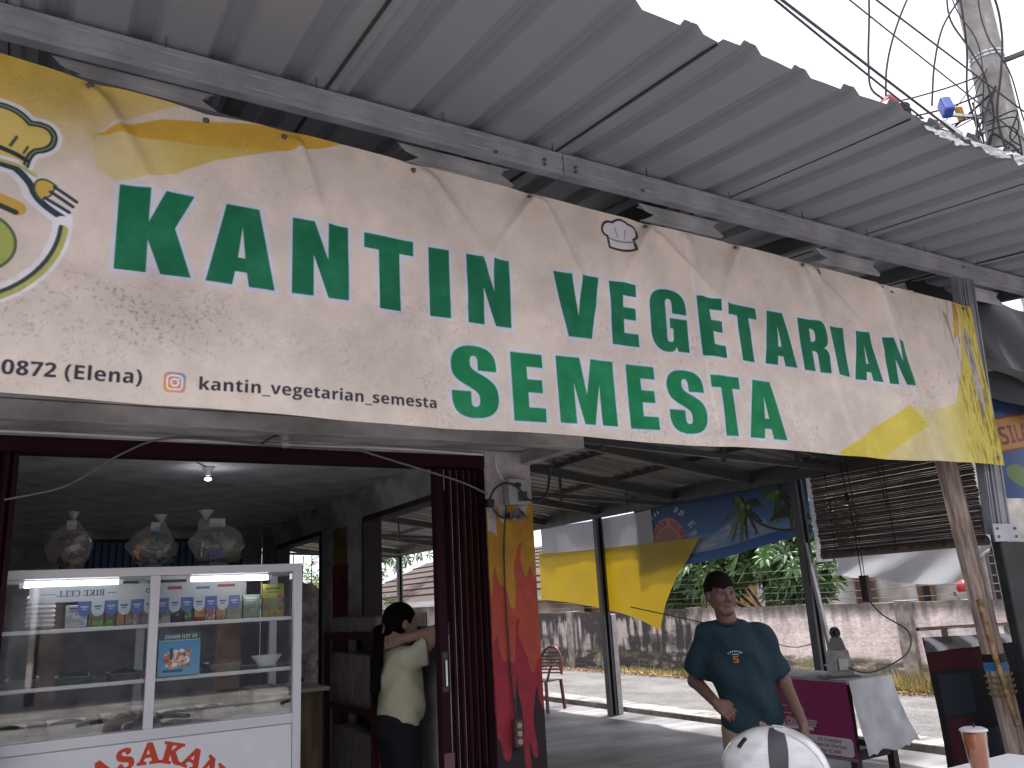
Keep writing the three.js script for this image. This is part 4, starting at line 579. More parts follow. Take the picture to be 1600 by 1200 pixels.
// prints taped in the cabinet, facing inward
{
  const strip = ctex(1024, 160, (g, w, h) => {
    g.clearRect(0, 0, w, h); g.fillStyle = '#d7dbe2'; g.fillRect(0, 0, w, 78);
    g.save(); g.translate(w, 0); g.scale(-1, 1); g.fillStyle = '#454f66'; g.font = 'bold 40px serif'; g.textAlign = 'center'; g.fillText('BIKE CELL', 800, 52); g.fillRect(640, 38, 44, 3); g.fillRect(915, 38, 60, 3); g.font = 'bold 34px sans-serif'; g.fillText('OVO', 470, 48); g.fillStyle = '#b8574d'; g.fillRect(330, 20, 70, 16); g.fillStyle = '#5a8fb0'; g.fillRect(190, 26, 70, 12); g.fillStyle = '#b8574d'; g.fillRect(60, 18, 90, 14); g.restore();
    for (let i = 0; i < 13; i++) { const x = 214 + i * 60; g.fillStyle = i % 2 ? '#cfd5e2' : '#5d78b4'; g.beginPath(); g.moveTo(x, 78); g.lineTo(x + 58, 78); g.lineTo(x + 58, 118); g.quadraticCurveTo(x + 56, 150, x + 29, 152); g.quadraticCurveTo(x + 2, 150, x, 118); g.fill(); g.fillStyle = i % 2 ? '#4a5f96' : '#c5d0e6'; g.fillRect(x + 12, 100, 34, 8); g.fillRect(x + 18, 114, 22, 5); }
  });
  const pg = new THREE.PlaneGeometry(0.93, 0.145).translate(0.49, 1.706, -4.3);
  const sg = mergeGeometries([pg]);
  solo('paper_pennant_strip', sg, M(lin(1, 1, 1), 0.8, { map: strip, alphaTest: 0.5, transmission: 0.2, thickness: 0 }), 'printed paper strip with scalloped blue and white pennants inside the food cabinet', 'pennant strip');
  const poster = ctex(256, 256, (g, w, h) => {
    g.fillStyle = '#5b8fb8'; g.fillRect(0, 0, w, h); const gr = g.createLinearGradient(0, 50, 0, h); gr.addColorStop(0, '#4a90c4'); gr.addColorStop(1, '#6fa6c2'); g.fillStyle = gr; g.fillRect(0, 44, w, h - 44); g.fillStyle = '#2f4d5c'; g.fillRect(0, 0, w, 40); g.fillStyle = '#b9c46a'; g.fillRect(0, 40, w, 5);
    g.save(); g.translate(w, 0); g.scale(-1, 1); g.fillStyle = '#c9d6dc'; g.font = 'bold 30px sans-serif'; g.fillText('ES TEH MANIS', 22, 31); g.restore();
    const R = rng(8); for (let i = 0; i < 60; i++) { g.fillStyle = ['#d9a07c', '#c96f55', '#e2d2b4', '#a2573f', '#ece8dd'][i % 5]; g.beginPath(); g.ellipse(45 + R() * 150, 110 + R() * 90, 8 + R() * 16, 6 + R() * 12, R() * 3, 0, 7); g.fill(); }
    g.fillStyle = '#2b5a86'; g.fillRect(30, 218, 120, 18); g.fillStyle = '#1d3c55'; g.fillRect(70, 90, 16, 70);
  });
  solo('drink_poster', bx(0.562, 0.745, 1.358, 1.545, -4.276, -4.274), M(lin(1, 1, 1), 0.5, { map: poster }), 'small blue drink poster taped inside the cabinet glass', 'poster');
}
// food, packets and boxes on the shelves
{
  const R = rng(91);
  function pack(name, label, cat, x0, x1, y0, h, z, c1, c2, c3, text, group) {
    const t = ctex(96, 128, (g, w, hh) => { g.fillStyle = c1; g.fillRect(0, 0, w, hh); g.fillStyle = c2; g.fillRect(0, hh * 0.42, w, hh * 0.36); for (let i = 0; i < 14; i++) { g.fillStyle = i % 2 ? c3 : c2; g.beginPath(); g.ellipse(R() * w, hh * (0.35 + R() * 0.55), 5 + R() * 13, 4 + R() * 9, R() * 3, 0, 7); g.fill(); } g.fillStyle = text; g.fillRect(12, 14, w - 30, 9); g.fillRect(16, 30, w - 46, 5); });
    const box = cat === 'box'; const g = box ? rb(x0, x1, y0, y0 + h, z - 0.06, z, 0.004) : (() => { const q = new THREE.BoxGeometry(x1 - x0, h, 0.05, 6, 8, 2), p = q.attributes.position; for (let i = 0; i < p.count; i++) { const v = p.getY(i) / h + 0.5, k = Math.sin(Math.PI * clamp(v, 0.02, 0.98)); p.setZ(i, p.getZ(i) * (0.15 + 0.9 * Math.sqrt(k)) + 0.004 * Math.sin(p.getX(i) * 90)); p.setX(i, p.getX(i) * (0.97 + 0.03 * Math.cos(v * 20))); } q.computeVertexNormals(); return q.translate((x0 + x1) / 2, y0 + h / 2, z - 0.03); })();
    return solo(name, g, M(lin(0.7, 0.7, 0.72), box ? 0.7 : 0.3, { map: t }), label, cat, group);
  }
  const S1 = 1.5935;
  for (let i = 0; i < 7; i++) solo('foam_box', lathe([[0, 0], [0.062, 0], [0.082, 0.016], [0.085, 0.018], [0.07, 0.03], [0, 0.03]], 4).rotateY(Math.PI / 4).translate(0.075, 1.594 + i * 0.02, -4.38), mm.white, ['bottom foam food box', 'second foam food box', 'third foam food box', 'fourth foam food box', 'fifth foam food box', 'sixth foam food box', 'topmost foam food box'][i] + ' of the stack on the upper cabinet shelf', 'foam box', 'foam boxes in the cabinet');
  pack('white_carton', 'white carton with grey curve print on the upper cabinet shelf', 'box', 0.175, 0.262, S1, 0.1, -4.33, '#cfd0d2', '#b9babd', '#e6e6e8', '#50535c');
  pack('green_packet', 'light green noodle packet beside the white carton', 'packet', 0.268, 0.33, S1, 0.125, -4.33, '#8fc25a', '#9a6a48', '#5f8f3a', '#d9ecc0'); pack('green_packet', 'dark green noodle packet beside the brown drink carton', 'packet', 0.335, 0.378, S1, 0.125, -4.33, '#86bd52', '#3d6b4c', '#a05a44', '#d9ecc0');
  pack('drink_carton', 'orange printed drink carton on the upper cabinet shelf', 'box', 0.383, 0.415, S1, 0.125, -4.33, '#b08b62', '#d0843a', '#a8793e', '#efe2cc'); pack('drink_carton', 'brown striped drink carton on the upper cabinet shelf', 'box', 0.419, 0.447, S1, 0.13, -4.33, '#a08a72', '#8f7a66', '#b9a48c', '#e3d8c8'); pack('drink_carton', 'pale drink carton with red print by the cabinet mullion', 'box', 0.45, 0.482, S1, 0.11, -4.33, '#bcb4ac', '#b07a70', '#c9c2bb', '#7a6a62');
  pack('grey_box', 'tall pale grey box behind the cabinet mullion', 'box', 0.487, 0.545, S1, 0.15, -4.37, '#b6b6bb', '#a9a9ae', '#c6c6ca', '#5b5d66');
  pack('biscuit_box', 'white box printed with orange rings and brown beans', 'box', 0.565, 0.615, S1, 0.14, -4.34, '#b9b4b0', '#9b938e', '#5a3a30', '#d08a3c'); pack('black_pouch', 'black pouch with white figure print on the upper cabinet shelf', 'packet', 0.62, 0.672, S1, 0.14, -4.34, '#22242a', '#30343c', '#9fa6ac', '#d0d4d8');
  pack('tea_box', 'dark green tea box on the upper cabinet shelf', 'box', 0.678, 0.712, S1, 0.09, -4.34, '#1f4a34', '#2c6a48', '#b9b054', '#c9d8c0'); pack('red_packet', 'red and yellow snack packet on the upper cabinet shelf', 'packet', 0.725, 0.772, S1, 0.095, -4.34, '#a32a34', '#c9b23c', '#b84a3c', '#e8d8c8'); pack('white_packet', 'white and red snack packet between red and orange packets', 'packet', 0.776, 0.82, S1, 0.09, -4.34, '#c9b4ac', '#b86a5c', '#d8d0c8', '#7c3030'); pack('orange_packet', 'orange snack packet on the upper cabinet shelf', 'packet', 0.825, 0.87, S1, 0.105, -4.34, '#c07a4c', '#a89a6c', '#d8a070', '#e8d4b4');
  pack('green_snack_bag', 'pale green snack bag beside the orange packet', 'packet', 0.876, 0.95, S1, 0.12, -4.35, '#9db09a', '#7c9a84', '#b07c74', '#d8e0d4'); pack('green_snack_bag', 'pale green snack bag beside the yellow bag', 'packet', 0.955, 1.04, S1, 0.115, -4.35, '#a5b2a2', '#84987e', '#a8a8a0', '#dfe4dc'); pack('yellow_snack_bag', 'yellow bordered snack bag at the cabinet end', 'packet', 1.055, 1.165, S1, 0.165, -4.37, '#b9b04a', '#8a9668', '#b4584c', '#5d7a4c');
  // trays
  const tray = (w, d, h) => { const o = lathe([[0, 0], [0.46, 0], [0.5, 1], [0.56, 1.02], [0.56, 0.98], [0.51, 0.95], [0.47, 0.06], [0, 0.06]], 4).rotateY(Math.PI / 4).scale(w * 1.28, h, d * 1.28); const q = o.toNonIndexed(); q.computeVertexNormals(); return q; };
  const heap = (w, d, c, s) => { const q = new THREE.SphereGeometry(1, 20, 10, 0, 6.3, 0, 1.57), p = q.attributes.position; for (let i = 0; i < p.count; i++) { const n = 0.75 + 0.6 * fbm(p.getX(i) * 3 + 9, p.getZ(i) * 3 + s, s, 3); p.setXYZ(i, p.getX(i) * w / 2, p.getY(i) * 0.025 * n, p.getZ(i) * d / 2); } q.computeVertexNormals(); return [q, M(c, 0.45, { map: T.rough })]; };
  const dishes = [['lower', 1.138, [[-0.02, 0.16, 0.05, 'green vegetables', [0.08, 0.1, 0.03]], [0.2, 0.2, 0.055, 'dark braised food', [0.05, 0.03, 0.02]], [0.4, 0.16, 0.06, 'pale tofu', [0.4, 0.3, 0.16]], [0.65, 0.16, 0.05, 'dark stir fry', [0.04, 0.035, 0.02]], [0.83, 0.17, 0.055, 'brown stew', [0.1, 0.05, 0.025]], [1.06, 0.17, 0.12, 'clear soup', [0.25, 0.2, 0.14]]]], ['middle', 1.3545, [[0.0, 0.16, 0.035, 'fried noodles', [0.2, 0.12, 0.05]], [0.2, 0.18, 0.03, 'green beans', [0.06, 0.12, 0.03]], [0.41, 0.16, 0.03, 'dark mushrooms', [0.03, 0.025, 0.02]], [0.85, 0.18, 0.035, 'brown fritters', [0.22, 0.1, 0.04]]]]];
  for (const [lv, y, L] of dishes) for (const [x, w, h, what, c] of L) {
    const t = thing('food_tray', `steel tray of ${what} on the ${lv} cabinet shelf`, 'food tray', [x + (lv === 'lower' ? 0.02 : 0.03), y, -4.46]);
    part('tray', tray(w * 0.9, 0.26, h), mm.tray, t); const [hg, hm] = heap(w * 0.78, 0.22, lin(...c), Math.round(x * 100) + 300); const m = part('food', hg, hm, t); m.position.y = h * 0.6;
  }
  solo('white_bowl', lathe([[0, 0], [0.035, 0], [0.04, 0.008], [0.075, 0.055], [0.07, 0.055], [0.036, 0.012], [0, 0.01]], 20).translate(1.09, 1.3545, -4.42), mm.white, 'white bowl at the end of the middle cabinet shelf', 'bowl');
  // filled bags standing on top
  const bag = (x, w, h, seed, label, cols, tip) => {
    const t = thing('snack_bag', label, 'plastic bag', [x, 1.8505, -4.5], 0);
    const skin = (k) => { const q = new THREE.SphereGeometry(1, 28, 22), p = q.attributes.position; for (let i = 0; i < p.count; i++) { const X = p.getX(i), Yv = p.getY(i), Z = p.getZ(i), yy = (Yv + 1) / 2, rad = (0.55 + 0.6 * Math.sin(Math.PI * Math.pow(clamp(yy, 0, 1), 0.7))), n = 1 + 0.45 * (fbm(X * 3 + seed, Z * 3 + Yv * 4, seed, 3) - 0.5); p.setXYZ(i, X * rad * w * 0.5 * n * k + tip * sstep(0.7, 1, yy) * w * 0.3, Math.max(0, yy * h * (k < 1 ? 0.62 : 1)), Z * rad * w * 0.42 * n * k); } q.computeVertexNormals(); return q; };
    part('clear_bag', skin(1), mm.clearBag, t);
    const Rr = rng(seed); for (let i = 0; i < 22; i++) { const a = Rr() * 6.3, r = w * 0.34 * Math.sqrt(Rr()), yy = h * (0.14 + 0.5 * Rr()), g = new RoundedBoxGeometry(w * 0.34, h * 0.22, 0.03, 1, 0.008).rotateX(Rr() * 2).rotateY(Rr() * 6).rotateZ(Rr() - 0.5).translate(Math.cos(a) * r, yy, Math.sin(a) * r * 0.7); part('packet', g, M(lin(...cols[i % cols.length]), 0.4), t); }
    part('base_jar', cy(w * 0.24, w * 0.24, h * 0.1, 0, 0.001, 0, 14), M(lin(0.12, 0.1, 0.1), 0.4), t);
    part('tied_top', [new THREE.ConeGeometry(w * 0.16, h * 0.22, 8, 1, true).rotateX(Math.PI).translate(tip * w * 0.3, h * 1.02, 0), rb(-w * 0.14 + tip * 0.02, w * 0.12, h * 0.78, h * 0.95, w * 0.2, w * 0.2 + 0.004, 0.001)], M(lin(0.5, 0.5, 0.5), 0.5, { transmission: 0.5, thickness: 0 }), t);
  };
  bag(0.175, 0.17, 0.25, 601, 'clear bag of brown snacks on the cabinet beside the maroon gate', [[0.12, 0.06, 0.04], [0.3, 0.26, 0.24], [0.08, 0.05, 0.05]], 0.1);
  bag(0.54, 0.2, 0.24, 602, 'clear bag of dark green packets with one orange packet on the cabinet', [[0.03, 0.06, 0.04], [0.03, 0.05, 0.05], [0.45, 0.2, 0.03], [0.02, 0.05, 0.05]], 0.5);
  bag(0.845, 0.24, 0.26, 603, 'clear bag of mixed green, pink and blue packets above the right tube', [[0.04, 0.09, 0.04], [0.08, 0.12, 0.05], [0.3, 0.12, 0.13], [0.04, 0.06, 0.2], [0.03, 0.05, 0.03]], -0.8);
}
// ---------------------------------------------------------------- inside the shop
{
  const b = thing('ceiling_lamp', 'lit white bulb in a holder on the dark shop ceiling', 'lamp', [0.92, 2.5, -5.25]);
  part('holder', lathe([[0, 0], [0.035, 0], [0.035, -0.012], [0.018, -0.03], [0.018, -0.055], [0, -0.055]], 14), mm.white, b);
  part('bulb', new THREE.SphereGeometry(0.022, 16, 12).scale(1, 0.5, 1).translate(0, -0.075, 0), M(lin(0.9, 0.9, 0.95), 0.3, { emissive: lin(0.9, 0.95, 1), emissiveIntensity: 1.6 }), b);
  part('wire', tube([[0, -0.002, 0], [-0.1, -0.006, 0.2], [-0.05, -0.006, 0.6]], 0.004, 10, 5), mm.cable, b);
  const l = new THREE.PointLight(new THREE.Color(0.9, 0.95, 1), 0.02, 0, 2); l.position.set(0.92, 2.38, -5.25); l.castShadow = true; scene.add(l);
  const s = thing('soffit_lamp_holder', 'unlit bare bulb in a ceramic holder under the concrete overhang', 'lamp', [1.02, 2.451, -3.86]);
  part('holder', lathe([[0, 0], [0.045, 0], [0.045, -0.012], [0.02, -0.03], [0.02, -0.05], [0, -0.05]], 14), M(lin(0.3, 0.27, 0.26), 0.6), s); part('bulb', new THREE.SphereGeometry(0.024, 14, 10).translate(0, -0.066, 0), M(lin(0.9, 0.9, 0.9), 0.08, { transmission: 0.9, thickness: 0 }), s); part('wire', tube([[0.03, -0.006, 0], [-0.03, -0.01, -0.14], [-0.06, -0.03, -0.22]], 0.005, 10, 5), mm.cable, s);
}
{ // red rack with wrapped cartons
  const red = M(lin(0.09, 0.012, 0.018), 0.5, { map: T.soft }), r = thing('carton_rack', 'red steel rack holding plastic wrapped cartons by the side window', 'rack');
  for (const [x, z] of [[1.93, -6.08], [2.17, -6.08], [1.93, -5.14], [2.17, -5.14]]) part('post', muv(rb(x - 0.018, x + 0.018, 0, 1.46, z - 0.018, z + 0.018, 0.003)), red, r);
  for (const y of [1.435, 0.98, 0.5, 0.08]) part('shelf_rail', [bx(1.912, 1.94, y - 0.02, y + 0.02, -6.06, -5.16), bx(2.16, 2.188, y - 0.02, y + 0.02, -6.06, -5.16), bx(1.94, 2.16, y - 0.004, y + 0.004, -6.06, -5.16)], red, r);
  const wrap = M(lin(0.42, 0.34, 0.30), 0.3, { map: T.soft, clearcoat: 0.8, clearcoatRoughness: 0.15, bumpMap: T.bump, bumpScale: 0.01 });
  let i = 0; const ord = ['first', 'second'];
  for (const [lv, y] of [['top', 1.455], ['upper', 0.984], ['middle', 0.504], ['floor level', 0.084]]) for (let k = 0; k < 2; k++) solo('wrapped_carton', muv(rb(1.955, 2.145, y + 0.001, y + (lv === 'top' ? 0.11 : 0.34), -6.04 + k * 0.45, -5.63 + k * 0.45, 0.015), 2, i++ * 0.3, 0), wrap, `plastic wrapped carton on the ${lv} rack shelf, ${ord[k]} from the side door`, 'carton', 'cartons on the red rack');
}
{
  const c = thing('wooden_cupboard', 'plain brown wooden cupboard behind the food cabinet end', 'cupboard', [1.52, 0, -5.5]);
  part('body', muv(rb(-0.2, 0.12, 0, 1.14, -0.25, 0.25, 0.004)), M(lin(0.2, 0.125, 0.06), 0.6, { map: T.grain }), c); part('top', muv(rb(-0.22, 0.16, 1.141, 1.165, -0.27, 0.27, 0.004)), M(lin(0.5, 0.47, 0.43), 0.4, { map: T.soft }), c);
  const s = thing('wooden_stool', 'dark wooden stool standing beside the cupboard', 'stool', [1.72, 0, -5.25]);
  part('seat', muv(rb(-0.13, 0.13, 0.62, 0.65, -0.13, 0.13, 0.008)), mm.wood, s); for (const [x, z] of [[-0.1, -0.1], [0.1, -0.1], [-0.1, 0.1], [0.1, 0.1]]) part('leg', bar([x * 1.15, 0, z * 1.15], [x, 0.62, z], 0.03, 0.03, V(1, 0, 0)), mm.wood, s); part('stretcher', [bar([-0.11, 0.2, 0.11], [0.11, 0.2, 0.11], 0.02, 0.03), bar([-0.11, 0.2, -0.11], [0.11, 0.2, -0.11], 0.02, 0.03)], mm.wood, s);
  const bn = thing('outdoor_bench', 'dark slatted bench in the sun outside the side door', 'bench', [3.15, 0, -9.4]); for (let k = 0; k < 3; k++) part('slat', muv(rb(-0.5, 0.6, 0.8, 0.84, -0.2 + k * 0.14, -0.08 + k * 0.14, 0.004)), mm.woodDark, bn); for (const x of [-0.45, 0.5]) part('leg', bx(x - 0.03, x + 0.03, 0, 0.799, -0.15, 0.15), mm.woodDark, bn);
}
// ---------------------------------------------------------------- fittings on the pillar
{
  const m = thing('meter_box', 'small grey electric meter box with loose cables on the flame pillar', 'meter box', [2.385, 2.13, -4.098]);
  part('box', rb(-0.06, 0.065, 0, 0.15, 0, 0.07, 0.008), M(lin(0.3, 0.31, 0.31), 0.5), m); part('dial', rb(-0.02, 0.02, 0.1, 0.125, 0.0705, 0.074, 0.001), mm.black, m); part('cover', rb(-0.002, 0.055, 0.02, 0.075, 0.0705, 0.078, 0.002), M(lin(0.04, 0.05, 0.06), 0.4), m);
  part('cable', tube([[-0.06, 0.14, 0.02], [-0.1, 0.2, 0.02], [-0.11, 0.27, 0.02]], 0.006, 10, 5), mm.whiteRough, m); part('cable', tube([[-0.17, 0.02, 0.03], [-0.14, 0.09, 0.05], [-0.08, 0.12, 0.07], [-0.02, 0.1, 0.09], [0.04, 0.03, 0.1], [0.12, 0.02, 0.09], [0.2, 0.08, 0.06], [0.25, 0.2, 0.03], [0.26, 0.31, 0.1]], 0.007, 40, 6), mm.cable, m); part('cable', tube([[-0.165, 0.03, 0.03], [-0.15, -0.03, 0.05], [-0.1, -0.07, 0.05], [-0.05, -0.06, 0.05]], 0.006, 16, 6), mm.cable, m); part('cable', tube([[-0.06, 0, 0.03], [-0.075, -0.2, 0.012], [-0.08, -0.6, 0.008], [-0.065, -1.0, 0.008], [-0.055, -1.1, 0.012]], 0.005, 24, 5), mm.cable, m);
  part('junction', rb(-0.185, -0.14, -0.01, 0.035, 0.001, 0.045, 0.008), mm.black, m);
  const s = thing('pillar_spotlight', 'small chrome spotlight under the meter box on the flame pillar', 'lamp', [2.36, 2.06, -4.098]); part('bracket', rb(-0.03, 0.03, 0, 0.03, 0, 0.05, 0.004), mm.steelDark, s); part('reflector', lathe([[0.012, 0.05], [0.04, 0.02], [0.055, -0.012], [0.05, -0.012], [0.036, 0.016], [0, 0.02]], 18).translate(0.01, 0, 0.075), mm.chrome, s);
  const p = thing('plug_strip', 'rusty hanging power strip on a black cord down the flame pillar', 'power strip', [2.33, 0.86, -4.098]); part('strip', rb(-0.025, 0.025, 0, 0.14, 0, 0.04, 0.006), M(lin(0.13, 0.05, 0.045), 0.6, { map: T.rough }), p); for (let i = 0; i < 3; i++) part('socket', new THREE.CylinderGeometry(0.015, 0.015, 0.006, 12).rotateX(Math.PI / 2).translate(0, 0.03 + i * 0.04, 0.042), M(lin(0.25, 0.22, 0.18), 0.5), p); part('cord', tube([[0, 0.14, 0.02], [0.0, 0.2, 0.012], [0.0, 0.24, 0.012]], 0.005, 8, 5), mm.cable, p);
  const c = thing('overhang_cable', 'thin grey cable drooping across the shop opening from the overhang', 'cable'); part('strand', tube([[-0.1, 2.13, -4.06], [0.12, 2.19, -4.05], [0.33, 2.34, -4.06], [0.5, 2.42, -4.07], [1.1, 2.41, -4.07], [1.5, 2.405, -4.06]], 0.005, 40, 6), M(lin(0.16, 0.155, 0.155), 0.6), c); part('strand', tube([[1.45, 2.41, -4.06], [1.75, 2.33, -4.05], [2.05, 2.25, -4.05], [2.2, 2.19, -4.05]], 0.006, 20, 6), M(lin(0.16, 0.155, 0.155), 0.6), c);
}
// ---------------------------------------------------------------- people: distance fields meshed with surface nets
const smin = (a, b, k) => { const h = clamp(0.5 + 0.5 * (b - a) / k); return mix(b, a, h) - k * h * (1 - h); };
const cone = (a, b, r0, r1) => { const dx = b[0] - a[0], dy = b[1] - a[1], dz = b[2] - a[2], l2 = dx * dx + dy * dy + dz * dz || 1e-9; return (x, y, z) => { const px = x - a[0], py = y - a[1], pz = z - a[2], h = clamp((px * dx + py * dy + pz * dz) / l2), ex = px - dx * h, ey = py - dy * h, ez = pz - dz * h; return Math.sqrt(ex * ex + ey * ey + ez * ez) - mix(r0, r1, h); }; };
const ell = (c, r) => { const m = Math.min(...r); return (x, y, z) => { const a = (x - c[0]) / r[0], b = (y - c[1]) / r[1], d = (z - c[2]) / r[2]; const k0 = Math.sqrt(a * a + b * b + d * d), k1 = Math.sqrt((a / r[0]) ** 2 + (b / r[1]) ** 2 + (d / r[2]) ** 2); return k1 < 1e-6 ? -m : k0 * (k0 - 1) / k1; }; };
const union = (k, ...f) => (x, y, z) => { let d = f[0](x, y, z); for (let i = 1; i < f.length; i++) d = smin(d, f[i](x, y, z), k); return d; };
function net(lo, hi, cell, f) {
  const n = [0, 1, 2].map(i => Math.ceil((hi[i] - lo[i]) / cell) + 1), [nx, ny, nz] = n, D = new Float32Array(nx * ny * nz), id = (i, j, k) => (k * ny + j) * nx + i;
  for (let k = 0; k < nz; k++) for (let j = 0; j < ny; j++) for (let i = 0; i < nx; i++) D[id(i, j, k)] = f(lo[0] + i * cell, lo[1] + j * cell, lo[2] + k * cell);
  const vi = new Int32Array(nx * ny * nz).fill(-1), P = [], I = [];
  for (let k = 0; k < nz - 1; k++) for (let j = 0; j < ny - 1; j++) for (let i = 0; i < nx - 1; i++) {
    let m = 0, sx = 0, sy = 0, sz = 0, c = 0; const v = [];
    for (let q = 0; q < 8; q++) { const d = D[id(i + (q & 1), j + (q >> 1 & 1), k + (q >> 2))]; v.push(d); if (d < 0) m |= 1 << q; }
    if (m === 0 || m === 255) continue;
    for (const [a, b] of [[0, 1], [2, 3], [4, 5], [6, 7], [0, 2], [1, 3], [4, 6], [5, 7], [0, 4], [1, 5], [2, 6], [3, 7]]) if ((v[a] < 0) !== (v[b] < 0)) { const t = v[a] / (v[a] - v[b]); sx += mix(a & 1, b & 1, t); sy += mix(a >> 1 & 1, b >> 1 & 1, t); sz += mix(a >> 2, b >> 2, t); c++; }
    vi[id(i, j, k)] = P.length / 3; P.push(lo[0] + (i + sx / c) * cell, lo[1] + (j + sy / c) * cell, lo[2] + (k + sz / c) * cell);
  }
  const quad = (a, b, c, d, flip) => { if (a < 0 || b < 0 || c < 0 || d < 0) return; flip ? I.push(a, c, b, a, d, c) : I.push(a, b, c, a, c, d); };
  for (let k = 1; k < nz - 1; k++) for (let j = 1; j < ny - 1; j++) for (let i = 1; i < nx - 1; i++) {
    const d0 = D[id(i, j, k)] < 0;
    if (d0 !== D[id(i + 1, j, k)] < 0) quad(vi[id(i, j - 1, k - 1)], vi[id(i, j, k - 1)], vi[id(i, j, k)], vi[id(i, j - 1, k)], !d0);
    if (d0 !== D[id(i, j + 1, k)] < 0) quad(vi[id(i - 1, j, k - 1)], vi[id(i - 1, j, k)], vi[id(i, j, k)], vi[id(i, j, k - 1)], !d0);
    if (d0 !== D[id(i, j, k + 1)] < 0) quad(vi[id(i - 1, j - 1, k)], vi[id(i, j - 1, k)], vi[id(i, j, k)], vi[id(i - 1, j, k)], !d0);
  }
  const g = new THREE.BufferGeometry(); g.setAttribute('position', new THREE.Float32BufferAttribute(P, 3)); g.setIndex(I);
  const N = new Float32Array(P.length), e = cell * 0.5; for (let i = 0; i < P.length; i += 3) { const [x, y, z] = [P[i], P[i + 1], P[i + 2]]; const a = f(x + e, y, z) - f(x - e, y, z), b = f(x, y + e, z) - f(x, y - e, z), c = f(x, y, z + e) - f(x, y, z - e), l = Math.hypot(a, b, c) || 1; N[i] = a / l; N[i + 1] = b / l; N[i + 2] = c / l; }
  g.setAttribute('normal', new THREE.BufferAttribute(N, 3)); return g;
}
const lerp3 = (a, b, t) => [mix(a[0], b[0], t), mix(a[1], b[1], t), mix(a[2], b[2], t)], add3 = (a, b, k = 1) => [a[0] + b[0] * k, a[1] + b[1] * k, a[2] + b[2] * k];
const nrm = (v) => { const l = Math.hypot(...v) || 1; return v.map(c => c / l); }, crs = (a, b) => [a[1] * b[2] - a[2] * b[1], a[2] * b[0] - a[0] * b[2], a[0] * b[1] - a[1] * b[0]];
// palm, four fingers and a thumb: d points from wrist to knuckles, n out of the back of the hand, s is +1 / -1 for the thumb's side
function hand(w, d, n, s, curl) {
  d = nrm(d); n = nrm(add3(n, d, -(n[0] * d[0] + n[1] * d[1] + n[2] * d[2]))); const t = crs(d, n).map(c => c * s), F = [];
  F.push(cone(add3(w, d, 0.0), add3(w, d, 0.03), 0.026, 0.026));
  for (let i = 0; i < 4; i++) { const o = (i - 1.5) * -0.019; F.push(cone(add3(add3(w, d, 0.02), t, o * 0.7), add3(add3(w, d, 0.078), t, o), 0.015, 0.0125)); }
  const palm = union(0.014, ...F), fingers = [];
  for (let i = 0; i < 4; i++) { const o = (i - 1.5) * -0.02, L = [0.068, 0.078, 0.072, 0.055][i]; let p = add3(add3(w, d, 0.08), t, o), a = curl * 0.35; for (let k = 0; k < 3; k++) { const dir = nrm(add3(d.map(c => c * Math.cos(a)), n, -Math.sin(a))), q = add3(p, dir, L * [0.45, 0.32, 0.26][k]); fingers.push(cone(p, q, 0.0095 - k * 0.0008, 0.0088 - k * 0.0008)); p = q; a += curl * 0.6; } }
  let p = add3(add3(w, d, 0.022), t, 0.024), q = add3(add3(p, d, 0.034), t, 0.022); fingers.push(cone(p, q, 0.0125, 0.011)); fingers.push(cone(q, add3(add3(add3(q, d, 0.028), t, 0.004), n, -0.008 * (1 + curl)), 0.0105, 0.009));
  return union(0.006, palm, ...fingers);
}
function headField(man) {
  const c = [ell([0, 0.035, -0.015], [0.074, 0.088, 0.094]), cone([0, 0.0, 0.028], [0, -0.078, 0.04], 0.06, 0.036), ell([0.036, -0.02, 0.042], [0.032, 0.036, 0.036]), ell([-0.036, -0.02, 0.042], [0.032, 0.036, 0.036]), cone([-0.036, 0.034, 0.072], [0.036, 0.034, 0.072], 0.013, 0.013), ell([0, -0.088, 0.062], [0.024, 0.018, 0.02])];
  if (man) c.push(cone([-0.05, -0.045, 0.01], [-0.02, -0.088, 0.05], 0.026, 0.02), cone([0.05, -0.045, 0.01], [0.02, -0.088, 0.05], 0.026, 0.02));
  const base = union(0.025, ...c), nose = union(0.01, cone([0, 0.026, 0.082], [0, -0.02, 0.1], 0.009, 0.0125), ell([0.013, -0.026, 0.09], [0.009, 0.008, 0.01]), ell([-0.013, -0.026, 0.09], [0.009, 0.008, 0.01])), lips = union(0.004, cone([-0.02, -0.052, 0.079], [0.02, -0.052, 0.079], 0.0065, 0.0065), cone([-0.015, -0.062, 0.079], [0.015, -0.062, 0.079], 0.0075, 0.0075), ell([0, -0.053, 0.084], [0.013, 0.007, 0.006]));
  const ears = union(0.004, ell([0.079, 0.0, -0.012], [0.012, 0.031, 0.019]), ell([-0.079, 0.0, -0.012], [0.012, 0.031, 0.019]));
  const s1 = ell([0.031, 0.013, 0.098], [0.021, 0.013, 0.022]), s2 = ell([-0.031, 0.013, 0.098], [0.021, 0.013, 0.022]);
  return (x, y, z) => { let d = base(x, y, z); d = -smin(-d, s1(x, y, z), 0.012); d = -smin(-d, s2(x, y, z), 0.012); d = smin(d, nose(x, y, z), 0.01); d = smin(d, lips(x, y, z), 0.005); return smin(d, ears(x, y, z), 0.008); };
}
